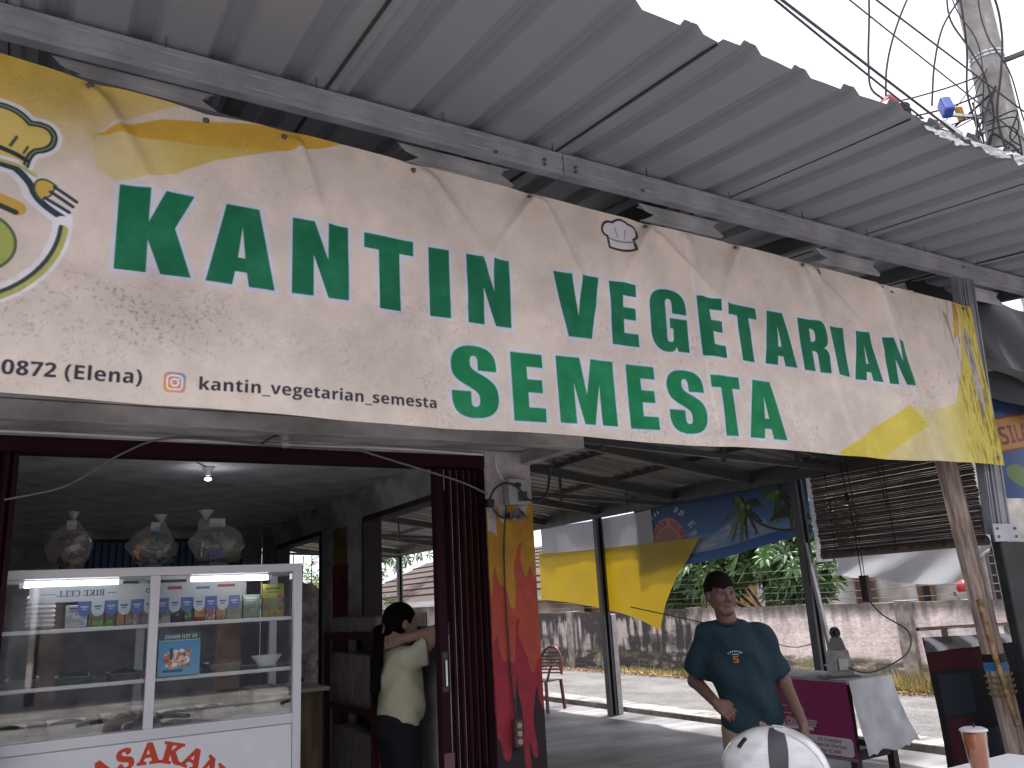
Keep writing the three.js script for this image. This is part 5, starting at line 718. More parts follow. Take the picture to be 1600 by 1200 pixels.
function person(label, pos, turn, o) {
  const t = thing('person', label, 'person', pos, turn);
  const H = new THREE.Matrix4().compose(V(...o.head), new THREE.Quaternion().setFromEuler(new THREE.Euler(...o.headTurn, 'YXZ')), V(1, 1, 1));
  const hg = net([-0.11, -0.135, -0.13], [0.11, 0.145, 0.13], 0.0045, headField(o.man)).applyMatrix4(H);
  const skin = net(o.box[0], o.box[1], 0.011, union(0.02, ...o.skin));
  const hands = o.hands.map(([w, d, n, s, c]) => net(add3(w, [-0.17, -0.17, -0.17]), add3(w, [0.17, 0.17, 0.17]), 0.004, hand(w, d, n, s, c)));
  part('body', merge([skin, hg, ...hands]), M(o.skinCol, 0.55, { sheen: 0.2 }), t);
  const hair = part('hair', merge(o.hair.map(([lo, hi, c, f]) => net(lo, hi, c, f).applyMatrix4(H)).concat(o.hairWorld || [])), M(lin(0.006, 0.005, 0.005), 0.8, { specularIntensity: 0.25 }), t);
  for (const s of [-1, 1]) {
    const e = new THREE.Matrix4().makeTranslation(s * 0.031, 0.012, 0.0765).premultiply(H);
    const eye = part('eye', new THREE.SphereGeometry(0.0105, 14, 10).scale(1, 0.5, 0.95).applyMatrix4(e), M(lin(0.3, 0.27, 0.25), 0.25), t); part('iris', new THREE.SphereGeometry(0.0062, 10, 8).applyMatrix4(new THREE.Matrix4().makeTranslation(s * 0.031, 0.012, 0.0828).premultiply(H)), M(lin(0.015, 0.01, 0.008), 0.15), eye);
    part('eyebrow', cone2(s).applyMatrix4(H), M(lin(0.02, 0.014, 0.012), 0.8), t);
  }
  part('lips', new THREE.SphereGeometry(1, 16, 8).scale(0.017, 0.0042, 0.004).translate(0, -0.0565, 0.0868).applyMatrix4(H), M(lin(0.13, 0.055, 0.05), 0.6), t);
  return t;
}
const cone2 = (s) => tube([[s * 0.014, 0.034, 0.087], [s * 0.032, 0.040, 0.084], [s * 0.05, 0.034, 0.071]], 0.0038, 8, 6).scale(1, 1, 1);
const wrinkle = (x, y, z, a, s) => a * (Math.sin(y * 26 + 6 * fbm(x * 5 + 3, z * 5 + y * 2, s, 2) + x * 17) * 0.5 + (fbm(x * 9 + 5, y * 7 + z * 9, s + 2, 3) - 0.5) * 1.3);
// the man in the dark teal T-shirt
{
  const shR = [-0.155, 1.345, -0.02], elR = [-0.235, 1.085, -0.1], wrR = [-0.125, 0.985, 0.11], shL = [0.185, 1.335, -0.02], elL = [0.275, 1.065, -0.05], wrL = [0.335, 0.87, 0.13];
  const torso = union(0.06, ell([0.018, 1.2, 0.0], [0.165, 0.21, 0.118]), ell([0.052, 1.02, 0.01], [0.158, 0.27, 0.122]), cone([0.02, 0.98, 0.005], [0.02, 0.8, 0.005], 0.105, 0.108), cone([0.125, 0.98, 0.005], [0.14, 0.8, 0.005], 0.105, 0.108), cone([-0.115, 1.33, -0.018], [0.145, 1.32, -0.018], 0.056, 0.056), cone([-0.05, 1.38, -0.014], [0.065, 1.375, -0.014], 0.052, 0.052));
  const slv = (a, b) => { const e = lerp3(a, b, 0.8), d = nrm(add3(b, a, -1)), f = cone(a, lerp3(a, b, 1.1), 0.056, 0.08); return (x, y, z) => Math.max(f(x, y, z), (x - e[0]) * d[0] + (y - e[1]) * d[1] + (z - e[2]) * d[2]); };
  const sR = slv(shR, elR), sL = slv(shL, elL), neckCut = ell([0.0, 1.47, 0.028], [0.066, 0.06, 0.072]);
  const shirt = (x, y, z) => { let d = smin(smin(torso(x, y, z), sR(x, y, z), 0.07), sL(x, y, z), 0.07) + wrinkle(x, y, z, 0.019, 701); d = Math.max(d, 0.815 + 0.006 * Math.sin(x * 14) - y); return Math.max(d, -neckCut(x, y, z)); };
  const legs = union(0.03, ell([0.075, 0.84, 0], [0.165, 0.13, 0.12]), cone([-0.01, 0.8, 0], [-0.03, 0.46, 0.02], 0.1, 0.077), cone([-0.03, 0.48, 0.02], [-0.05, 0.09, 0], 0.077, 0.062), cone([0.16, 0.8, 0], [0.165, 0.46, 0.03], 0.1, 0.077), cone([0.16, 0.48, 0.03], [0.17, 0.09, 0], 0.077, 0.062));
  const hairF = (() => { const a = ell([0, 0.046, -0.014], [0.087, 0.1, 0.108]); return (x, y, z) => Math.max(a(x, y, z) + 0.016 * (fbm(x * 45 + 9, (y + z) * 45, 705, 3) - 0.5), 0.046 - y + 0.008 * Math.sin(x * 70) - (z < 0.035 ? sstep(0.05, -0.03, z) * 0.105 : 0), (Math.abs(x) > 0.062 && z > -0.04 ? 0.03 - y : -1)); })();
  const man = person('man in a dark teal T-shirt and khaki trousers, hand on hip, looking aside', [3.66, 0, -3.81], -0.76, {
    man: true, head: [-0.025, 1.572, 0.015], headTurn: [0.03, 0.45, 0.03], box: [[-0.42, 0.0, -0.26], [0.48, 1.56, 0.3]], skinCol: lin(0.15, 0.082, 0.062),
    skin: [cone([0.005, 1.36, -0.02], [-0.018, 1.5, 0.0], 0.062, 0.057), cone(shR, elR, 0.05, 0.041), cone(elR, wrR, 0.042, 0.029), cone(shL, elL, 0.05, 0.041), cone(elL, wrL, 0.042, 0.029), ell([0.03, 1.12, 0], [0.12, 0.22, 0.09]), cone([-0.05, 0.16, 0], [-0.05, 0.07, 0], 0.04, 0.036), cone([0.17, 0.16, 0], [0.17, 0.07, 0], 0.04, 0.036)],
    hands: [[wrR, [0.7, -0.55, 0.25], [-0.1, 0.45, 0.9], -1, 0.9], [wrL, [0.16, -0.95, 0.3], [0.9, 0.1, 0.35], 1, 0.35]],
    hair: [[[-0.11, -0.06, -0.14], [0.11, 0.16, 0.12], 0.005, hairF]],
  });
  const teal = M(lin(0.010, 0.030, 0.044), 0.95, { bumpMap: T.weave, bumpScale: 0.0003, sheen: 0.3 });
  const sh = part('t_shirt', clean(net([-0.44, 0.78, -0.28], [0.48, 1.46, 0.26], 0.009, shirt)), teal, man); muv(sh.geometry, 12);
  part('collar', new THREE.TorusGeometry(0.0635, 0.007, 8, 28).rotateX(Math.PI / 2 + 0.3).translate(-0.004, 1.424, 0.004), teal, man);
  part('trousers', clean(net([-0.2, 0.04, -0.2], [0.32, 1.06, 0.2], 0.011, (x, y, z) => legs(x, y, z) + wrinkle(x, y, z, 0.005, 711))), M(lin(0.28, 0.21, 0.15), 0.95, { map: T.soft }), man);
  for (const x of [-0.05, 0.17]) part('shoe', new THREE.SphereGeometry(1, 18, 12).scale(0.05, 0.05, 0.135).translate(x, 0.05, 0.06), mm.rubber, man);
  const pr = ctex(128, 128, (g, w, h) => { g.clearRect(0, 0, w, h); g.textAlign = 'center'; g.fillStyle = '#b4b9c2'; g.font = 'bold 20px sans-serif'; for (let i = 0; i < 7; i++) { const q = -0.6 + i * 0.2; g.save(); g.translate(64 + Math.sin(q) * 80, 100 - Math.cos(q) * 78); g.rotate(q); g.fillRect(-6, -14, i % 2 ? 11 : 8, 13); g.restore(); } g.fillRect(38, 34, 52, 9); g.fillStyle = '#c4702a'; g.fillRect(44, 52, 40, 10); g.fillRect(44, 52, 13, 26); g.fillRect(44, 72, 40, 9); g.fillRect(71, 72, 13, 28); g.fillRect(46, 92, 38, 10); });
  const pg = sheet(12, 12, (u, v) => { const x = mix(-0.03, 0.065, u), y = mix(1.175, 1.27, v); let z = 0.25; for (let k = 0; k < 40; k++) { const d = shirt(x, y, z); if (d < 0.0015) break; z -= d * 0.6; } return [x, y, z + 0.004]; }, 0);
  part('shirt_print', pg, M(lin(1, 1, 1), 0.8, { map: pr, alphaTest: 0.4 }), man, 'small white arc and orange mark printed on the chest');
}
// the woman tying back her hair
{
  const shR = [-0.155, 1.31, 0.0], elR = [-0.235, 1.475, 0.185], wrR = [-0.115, 1.425, -0.035], shL = [0.155, 1.31, 0.0], elL = [0.235, 1.49, 0.17], wrL = [0.11, 1.435, -0.03];
  const torso = union(0.06, ell([0, 1.21, -0.005], [0.165, 0.18, 0.105]), ell([0, 1.05, 0.0], [0.175, 0.2, 0.122]), ell([-0.06, 1.19, 0.06], [0.06, 0.07, 0.05]), ell([0.06, 1.19, 0.06], [0.06, 0.07, 0.05]), cone([-0.13, 1.315, -0.01], [0.13, 1.315, -0.01], 0.06, 0.06), cone([-0.05, 1.34, -0.015], [0.05, 1.34, -0.015], 0.05, 0.05));
  const slv = (a, b) => { const e = lerp3(a, b, 0.42), d = nrm(add3(add3(b, a, -1), [0, -0.12, 0])), f = union(0.03, cone(a, lerp3(a, b, 0.7), 0.058, 0.06), cone(a, add3(lerp3(a, b, 0.6), [0, -0.09, 0.02]), 0.05, 0.055)); return (x, y, z) => Math.max(f(x, y, z), (x - e[0]) * d[0] + (y - e[1]) * d[1] + (z - e[2]) * d[2]); };
  const sR = slv(shR, elR), sL = slv(shL, elL), cut = ell([0, 1.415, 0.0], [0.062, 0.06, 0.062]);
  const shirt = (x, y, z) => { let d = smin(smin(torso(x, y, z), sR(x, y, z), 0.03), sL(x, y, z), 0.03) + wrinkle(x, y, z, 0.017, 721); d = Math.max(d, 0.955 + 0.012 * Math.sin(z * 40 + x * 20) - y); return Math.max(d, -cut(x, y, z)); };
  const legs = union(0.03, ell([0, 0.93, -0.02], [0.16, 0.13, 0.135]), cone([-0.085, 0.86, -0.01], [-0.085, 0.46, 0.02], 0.092, 0.066), cone([-0.085, 0.46, 0.02], [-0.085, 0.07, 0], 0.066, 0.05), cone([0.085, 0.86, -0.01], [0.085, 0.46, 0.02], 0.092, 0.066), cone([0.085, 0.46, 0.02], [0.085, 0.07, 0], 0.066, 0.05));
  const cap = (() => { const a = ell([0, 0.035, -0.02], [0.085, 0.098, 0.104]), b = ell([0, -0.02, -0.07], [0.066, 0.075, 0.05]); return (x, y, z) => { const d = smin(a(x, y, z), b(x, y, z), 0.03) + 0.004 * (fbm(x * 50 + 9, (y * 0.4 + z) * 70, 725, 3) - 0.5); return Math.max(d, z - 0.035 - 0.9 * Math.max(0, y - 0.04), Math.abs(x) > 0.06 ? 0.01 - y - Math.max(0, -0.015 - z) * 3 : -1); }; })();
  const tail = union(0.02, cone([0, 1.5, -0.085], [0, 1.475, -0.13], 0.03, 0.033), cone([0, 1.475, -0.13], [0.0, 1.3, -0.15], 0.03, 0.034), cone([0, 1.3, -0.15], [0.0, 1.16, -0.16], 0.034, 0.028), cone([0, 1.16, -0.16], [0.0, 1.06, -0.155], 0.027, 0.01));
  const wo = person('woman with a long ponytail in a pale green T-shirt, arms raised behind her neck', [1.985, 0, -4.85], 1.62, {
    man: false, head: [0, 1.505, 0.015], headTurn: [0.18, 0, 0], box: [[-0.36, 0.0, -0.22], [0.36, 1.6, 0.3]], skinCol: lin(0.40, 0.24, 0.18),
    skin: [cone([0, 1.3, -0.02], [0, 1.44, 0.0], 0.053, 0.048), cone(shR, elR, 0.045, 0.037), cone(elR, wrR, 0.038, 0.026), cone(shL, elL, 0.045, 0.037), cone(elL, wrL, 0.038, 0.026), ell([0, 1.15, 0], [0.12, 0.2, 0.08]), cone([-0.085, 0.14, 0], [-0.085, 0.06, 0], 0.036, 0.032), cone([0.085, 0.14, 0], [0.085, 0.06, 0], 0.036, 0.032)],
    hands: [[wrR, [0.75, -0.12, -0.62], [-0.62, 0.3, -0.7], 1, 0.55], [wrL, [-0.75, -0.08, -0.62], [0.62, 0.3, -0.7], -1, 0.55]],
    hair: [[[-0.11, -0.11, -0.14], [0.11, 0.15, 0.13], 0.005, cap]], hairWorld: [net([-0.08, 1.0, -0.24], [0.08, 1.56, -0.03], 0.006, (x, y, z) => tail(x, y, z) + 0.014 * (fbm(x * 70 + 4, z * 70 + y * 4, 727, 2) - 0.5))],
  });
  const g = M(lin(0.66, 0.65, 0.47), 0.95, { bumpMap: T.weave, bumpScale: 0.0003 });
  const sh = part('t_shirt', clean(net([-0.34, 0.9, -0.2], [0.34, 1.5, 0.26], 0.008, shirt)), g, wo); muv(sh.geometry, 12);
  part('trousers', clean(net([-0.22, 0.03, -0.22], [0.22, 1.08, 0.2], 0.011, (x, y, z) => legs(x, y, z) + wrinkle(x, y, z, 0.004, 731))), M(lin(0.010, 0.011, 0.016), 0.9), wo);
  part('hair_tie', new THREE.TorusGeometry(0.033, 0.008, 8, 20).rotateX(0.3).translate(0, 1.482, -0.118), M(lin(0.3, 0.2, 0.14), 0.8), wo);
  for (const x of [-0.085, 0.085]) part('sandal', new THREE.SphereGeometry(1, 16, 10).scale(0.045, 0.035, 0.12).translate(x, 0.035, 0.04), mm.rubber, wo);
}
// ---------------------------------------------------------------- the iced drink cart and what stands on it
{
  const c = thing('drink_cart', 'wheeled wooden drink cart with magenta price panel and white cloth', 'cart');
  for (const [x, z] of [[5.83, -6.22], [6.28, -6.22], [5.83, -4.83], [6.28, -4.83]]) {
    part('leg', muv(bx(x - 0.03, x + 0.03, 0.11, 0.815, z - 0.03, z + 0.03)), mm.woodDark, c);
    const w = part('caster', [new THREE.CylinderGeometry(0.045, 0.045, 0.03, 16).rotateX(Math.PI / 2).translate(x, 0.045, z)], mm.rubber, c); part('fork', [bx(x - 0.025, x + 0.025, 0.04, 0.1, z - 0.024, z - 0.018), bx(x - 0.025, x + 0.025, 0.04, 0.1, z + 0.018, z + 0.024), bx(x - 0.035, x + 0.035, 0.1, 0.109, z - 0.035, z + 0.035)], mm.inox, w);
  }
  part('rail', [muv(bx(5.81, 5.85, 0.24, 0.32, -6.188, -4.862)), muv(bx(6.26, 6.3, 0.24, 0.32, -6.188, -4.862)), muv(bx(5.81, 5.85, 0.73, 0.81, -6.188, -4.862)), muv(bx(5.862, 6.248, 0.24, 0.32, -6.24, -6.2)), muv(bx(5.862, 6.248, 0.24, 0.32, -4.85, -4.81))], mm.woodDark, c);
  part('shelf_board', muv(bx(5.852, 6.258, 0.26, 0.28, -6.18, -4.87)), mm.woodDark, c);
  part('top', muv(rb(5.79, 6.33, 0.816, 0.842, -6.27, -4.775, 0.005)), mm.whiteRough, c);
  const tex = ctex(768, 512, (g, w, h) => {
    g.fillStyle = '#9a2a66'; g.fillRect(0, 0, w, h);
    g.lineJoin = 'round'; g.textAlign = 'left';
    g.fillStyle = '#d8d2da'; g.strokeStyle = '#d8d2da'; g.lineWidth = 4; g.beginPath(); g.roundRect(130, 190, 255, 50, 20); g.stroke();
    g.font = 'bold 46px sans-serif'; g.strokeStyle = '#c9b4c4'; g.lineWidth = 2; g.strokeText('mae', 280, 230);
    g.save(); g.font = 'bold 62px serif'; g.lineWidth = 10; g.strokeStyle = '#e3dde4'; g.strokeText('ES Campur', 132, 312); g.fillStyle = '#9a2a66'; g.fillText('ES Campur', 132, 312); g.restore(); g.fillStyle = '#e3dde4'; g.fillRect(120, 322, 330, 20);
    g.fillStyle = '#e3e0e6'; g.beginPath(); g.roundRect(60, 368, 690, 118, 26); g.fill(); g.fillStyle = '#7c6c7c'; g.fillRect(396, 376, 3, 100);
    g.fillStyle = '#6b2046'; g.textAlign = 'center'; g.font = 'bold 34px serif'; g.fillText('ES Campur', 572, 404); g.fillText('Spesial Durian', 572, 438); g.fillText('Rp 12.000', 572, 474); g.fillText('ES Campur', 225, 404);
    g.fillStyle = '#8a8084'; g.fillRect(0, 492, w, 20);
  });
  const pg = sheet(30, 8, (u, v) => [5.782 - 0.006 * Math.sin(v * 5 + u * 3), mix(0.24, 0.835, v), mix(-5.74, -4.775, u)], 0.003); part('price_panel', pg, M(lin(1, 1, 1), 0.4, { map: tex }), c, 'magenta printed panel with white price boxes');
  const cl = sheet(30, 26, (u, v) => { const f = 1 - v; const x = mix(5.795 - 0.03 * f, 6.335 + 0.13 * f * f, u); return [x, mix(0.3 + 0.03 * u + 0.012 * Math.sin(u * 22), 0.847, v), -4.762 + f * 0.09 + 0.03 * f * Math.sin(u * 11 + 1.2 * f) + 0.012 * (fbm(u * 6, v * 6, 741, 3) - 0.5)]; }, 0.003);
  part('side_cloth', muv(cl, 0.8), mm.cloth, c, 'white cloth hanging over the cart end');
  part('table_cloth', muv(sheet(12, 30, (u, v) => [mix(5.792, 6.332, u), 0.846 + 0.003 * fbm(u * 8, v * 16, 743, 3), mix(-6.26, -4.772, v)], 0.003), 0.8), mm.cloth, c);
  const d = thing('ice_shaver', 'grey tapered ice shaver with round black knob on the drink cart', 'ice shaver', [5.98, 0.85, -4.98], -0.4); d.scale.set(0.86, 1, 0.86);
  const tap = (w0, w1, dd0, dd1, h, y) => { const q = new THREE.CylinderGeometry(0.7071, 0.7071, h, 4, 1).rotateY(Math.PI / 4), p = q.attributes.position; for (let i = 0; i < p.count; i++) { const t = p.getY(i) / h + 0.5; p.setXYZ(i, p.getX(i) * mix(w0, w1, t), p.getY(i) + h / 2 + y, p.getZ(i) * mix(dd0, dd1, t)); } const f = q.toNonIndexed(); f.computeVertexNormals(); return f; };
  part('base_tray', rb(-0.2, 0.14, 0, 0.016, -0.1, 0.12, 0.005), M(lin(0.05, 0.09, 0.09), 0.5), d);
  part('body', tap(0.2, 0.15, 0.16, 0.13, 0.2, 0.017), M(lin(0.33, 0.33, 0.31), 0.45, { metalness: 0.3, map: T.soft }), d); part('neck', tap(0.13, 0.08, 0.11, 0.07, 0.1, 0.218), M(lin(0.09, 0.09, 0.1), 0.4), d); part('knob', [new THREE.CylinderGeometry(0.047, 0.047, 0.04, 20).rotateX(Math.PI / 2).translate(0, 0.355, 0), new THREE.CylinderGeometry(0.02, 0.02, 0.06, 12).rotateX(Math.PI / 2).translate(0, 0.355, 0.01)], mm.black, d); part('switch_panel', rb(-0.05, 0.05, 0.06, 0.15, 0.085, 0.09, 0.002), M(lin(0.5, 0.5, 0.48), 0.5), d);
  solo('blue_basin', lathe([[0, 0], [0.07, 0], [0.075, 0.01], [0.125, 0.075], [0.132, 0.08], [0.12, 0.077], [0.068, 0.012], [0, 0.01]], 28).rotateX(0.0).translate(6.15, 0.851, -5.12).scale(1, 1, 1), M(lin(0.02, 0.05, 0.33), 0.35), 'deep blue plastic basin behind the ice shaver', 'basin');
  const k = thing('power_cable', 'black cable looping from the wooden weight to the ice shaver', 'cable'); part('strand', tube([[7.18, 1.43, -5.52], [7.12, 1.3, -5.35], [7.05, 1.15, -5.05], [6.8, 1.0, -4.9], [6.4, 0.9, -4.85], [6.1, 0.88, -4.84], [5.95, 0.93, -4.87]], 0.007, 40, 6), mm.cable, k); part('strand', tube([[7.28, 1.02, -6.3], [6.9, 1.0, -6.3], [6.2, 1.2, -6.3], [5.5, 1.36, -6.3], [4.9, 1.5, -6.35]], 0.005, 24, 5), mm.cable, k);
}
// ---------------------------------------------------------------- plastic chair on the terrace
{
  const c = thing('plastic_chair', 'maroon plastic armchair with slatted back at the terrace edge', 'chair', [6.95, 0, -11.35], -1.15), m = M(lin(0.16, 0.03, 0.04), 0.35);
  part('seat', rb(-0.22, 0.22, 0.42, 0.44, -0.2, 0.22, 0.01), m, c);
  for (const [x, z] of [[-0.21, 0.2], [0.21, 0.2], [-0.2, -0.22], [0.2, -0.22]]) part('leg', bar([x * 1.12, 0, z * 1.15], [x, 0.43, z], 0.04, 0.035, V(1, 0, 0)), m, c);
  const arc = []; for (let i = 0; i <= 12; i++) { const a = i / 12 * Math.PI; arc.push([-0.23 * Math.cos(a), 0.5 + 0.4 * Math.sin(a), -0.21 - 0.13 * Math.sin(a)]); }
  part('back_frame', tube(arc, 0.018, 30, 8), m, c);
  for (let i = 0; i < 7; i++) { const y = 0.52 + i * 0.048, hw = 0.215 * Math.sqrt(Math.max(0.05, 1 - ((y - 0.5) / 0.4) ** 2)); part('back_slat', bar([-hw, y, -0.215 - 0.3 * (y - 0.5)], [hw, y, -0.215 - 0.3 * (y - 0.5)], 0.012, 0.022), m, c); }
  for (const s of [-1, 1]) part('armrest', tube([[s * 0.225, 0.52, -0.22], [s * 0.26, 0.63, -0.1], [s * 0.26, 0.64, 0.1], [s * 0.235, 0.44, 0.2]], 0.018, 16, 8), m, c);
}
// ---------------------------------------------------------------- motor scooters and helmets
function scooter(label, pos, turn, col, mirrors = true) {
  const s = thing('motor_scooter', label, 'scooter', pos, turn), paint = M(col, 0.3, { clearcoat: 0.8, clearcoatRoughness: 0.1 });
  for (const z of [0.62, -0.6]) { const w = part('wheel', new THREE.TorusGeometry(0.215, 0.048, 12, 36).rotateY(Math.PI / 2).translate(0, 0.263, z), mm.rubber, s); part('rim', [new THREE.TorusGeometry(0.165, 0.014, 8, 30).rotateY(Math.PI / 2).translate(0, 0.263, z), new THREE.CylinderGeometry(0.04, 0.04, 0.1, 14).rotateZ(Math.PI / 2).translate(0, 0.263, z), ...[0, 1, 2, 3, 4].map(i => bar([0, 0.263, z], [0, 0.263 + 0.16 * Math.cos(i * 1.2566), z + 0.16 * Math.sin(i * 1.2566)], 0.02, 0.03, V(1, 0, 0)))], mm.inox, w); }
  const side = (pts, w) => ext(pts, w, null, 0.02).rotateY(-Math.PI / 2).translate(w / 2, 0, 0);
  part('rear_body', side([[-0.85, 0.62], [-0.8, 0.78], [-0.3, 0.72], [0.0, 0.66], [0.05, 0.45], [0.0, 0.33], [-0.3, 0.35], [-0.55, 0.5]], 0.2), paint, s);
  part('leg_shield', side([[0.32, 0.33], [0.26, 0.9], [0.36, 0.98], [0.44, 0.92], [0.5, 0.6], [0.42, 0.36]], 0.3), paint, s);
  part('floorboard', rb(-0.13, 0.13, 0.32, 0.37, 0.02, 0.4, 0.01), mm.rubber, s);
  part('front_fender', new THREE.TorusGeometry(0.27, 0.06, 8, 20, 2.2).rotateY(Math.PI / 2).rotateX(0.5).translate(0, 0.28, 0.62), paint, s);
  part('fork', [bar([-0.06, 0.263, 0.62], [-0.04, 0.9, 0.4], 0.035, 0.035, V(1, 0, 0)), bar([0.06, 0.263, 0.62], [0.04, 0.9, 0.4], 0.035, 0.035, V(1, 0, 0))], mm.inox, s);
  part('seat', side([[-0.72, 0.79], [-0.7, 0.85], [-0.3, 0.82], [0.0, 0.76], [0.0, 0.69], [-0.3, 0.73]], 0.2), mm.rubber, s);
  part('handlebar', tube([[-0.34, 0.98, 0.22], [-0.2, 1.0, 0.3], [0, 0.98, 0.34], [0.2, 1.0, 0.3], [0.34, 0.98, 0.22]], 0.014, 20, 8), mm.black, s); part('head_cowl', new THREE.SphereGeometry(1, 18, 12).scale(0.13, 0.08, 0.1).translate(0, 0.98, 0.37), paint, s); part('headlight', new THREE.SphereGeometry(0.06, 14, 10).scale(1, 0.7, 0.5).translate(0, 0.96, 0.455), mm.chrome, s); part('tail_light', rb(-0.07, 0.07, 0.66, 0.72, -0.89, -0.86, 0.01), M(lin(0.3, 0.01, 0.01), 0.2), s);
  if (mirrors) for (const k of [-1, 1]) { const mi = part('mirror', [tube([[k * 0.2, 1.0, 0.3], [k * 0.24, 1.1, 0.29], [k * 0.3, 1.15, 0.28]], 0.006, 10, 6), new THREE.SphereGeometry(1, 14, 10).scale(0.055, 0.035, 0.012).translate(k * 0.32, 1.17, 0.28)], mm.black, s); }
  part('side_stand', bar([0.1, 0.33, -0.05], [0.22, 0, -0.1], 0.02, 0.02, V(1, 0, 0)), mm.steelDark, s); part('exhaust', tube([[-0.12, 0.3, 0], [-0.14, 0.25, -0.3], [-0.15, 0.33, -0.75]], 0.04, 12, 10), mm.steelDark, s);
  return s;
}
function helmet(label, pos, turn, tilt, shell, stripe) {
  const h = thing('helmet', label, 'helmet', pos, turn); h.rotation.order = 'YXZ'; h.rotation.x = tilt;
  const shp = (u, v, k = 1) => { const th = v * 2.05, ph = u * Math.PI * 2, r = Math.sin(th); return [0.124 * k * r * Math.sin(ph), 0.135 * k * Math.cos(th), 0.155 * k * r * Math.cos(ph) * (Math.cos(ph) > 0 ? 1 - 0.12 * sstep(1.2, 2.05, th) : 1)]; };
  part('shell', sheet(72, 40, (u, v) => shp(1 - u, v), 0.006), shell, h);
  const band = (c0, w, v0, v1) => sheet(10, 26, (a, b) => { const v = mix(v0, v1, b), wd = w * (0.35 + 0.65 * Math.sin(Math.PI * (0.15 + 0.85 * b))); const u = c0 - (a - 0.5) * wd / Math.max(0.25, Math.sin(v * 2.05)); return shp(u, v, 1.012); }, 0.002);
  for (const s of [-1, 1]) part('stripe', band(0.25 * s, 0.056, 0.1, 0.95), stripe, h);
  for (const [a, b] of [[0.1, 0.36], [-0.1, 0.36]]) { const p = shp(a, b, 1.0), q = shp(a, b + 0.12, 1.0); part('vent', bar(p, q, 0.013, 0.01), mm.black, h); }
  part('crest', sheet(8, 20, (a, b) => shp(0.5 - (a - 0.5) * 0.16 / Math.max(0.3, Math.sin(mix(0.1, 0.85, b) * 2.05)), mix(0.1, 0.85, b), 1.02 + 0.01 * Math.sin(Math.PI * a)), 0.004), shell, h);
  part('rim', tube(Array.from({ length: 24 }, (_, i) => shp(i / 24, 1, 1.005)), 0.007, 60, 6, true), mm.rubber, h);
  part('visor_peak', sheet(16, 6, (u, v) => { const p = shp(-0.15 + 0.3 * u, 0.78 + 0.02 * v, 1.02); return [p[0], p[1] - 0.01 * v, p[2] + 0.045 * v * Math.sin(Math.PI * u)]; }, 0.004), mm.black, h);
  return h;
}
const mHelmW = M(lin(0.62, 0.62, 0.63), 0.25, { clearcoat: 1, clearcoatRoughness: 0.08, map: T.soft });
{
  const p = at(1211, 1212, 2.62);
  helmet('white helmet with dark grey stripe hung on the black scooter handlebar', [p.x, p.y, p.z], Math.atan2(-0.74, -0.66), -0.12, mHelmW, M(lin(0.03, 0.031, 0.038), 0.45));
  scooter('black motor scooter parked before the shop under the white helmet', [p.x - 0.27, 0, p.z + 0.18], Math.PI / 2 + 0.5, lin(0.015, 0.015, 0.018), false);
  scooter('grey motor scooter parked head on before the food cabinet', [-0.35, 0, -1.75], Math.PI - 0.3, lin(0.12, 0.12, 0.13), false); scooter('red motor scooter parked before the food cabinet and the gate', [0.75, 0, -2.0], Math.PI + 0.2, lin(0.3, 0.02, 0.025), false);
  scooter('dark motor scooter parked in the sun outside the side door', [3.35, 0, -11.6], 1.2, lin(0.03, 0.03, 0.035));
  scooter('motor scooter parked before the white house under the red helmet', [14.6, 0, -9.55], 1.0, lin(0.1, 0.1, 0.1)).scale.setScalar(1.12);
  helmet('small red helmet showing above the street wall by the white house', [14.85, 1.42, -9.32], 1.0, 0, M(lin(0.45, 0.03, 0.04), 0.3), M(lin(0.3, 0.02, 0.03), 0.3));
}
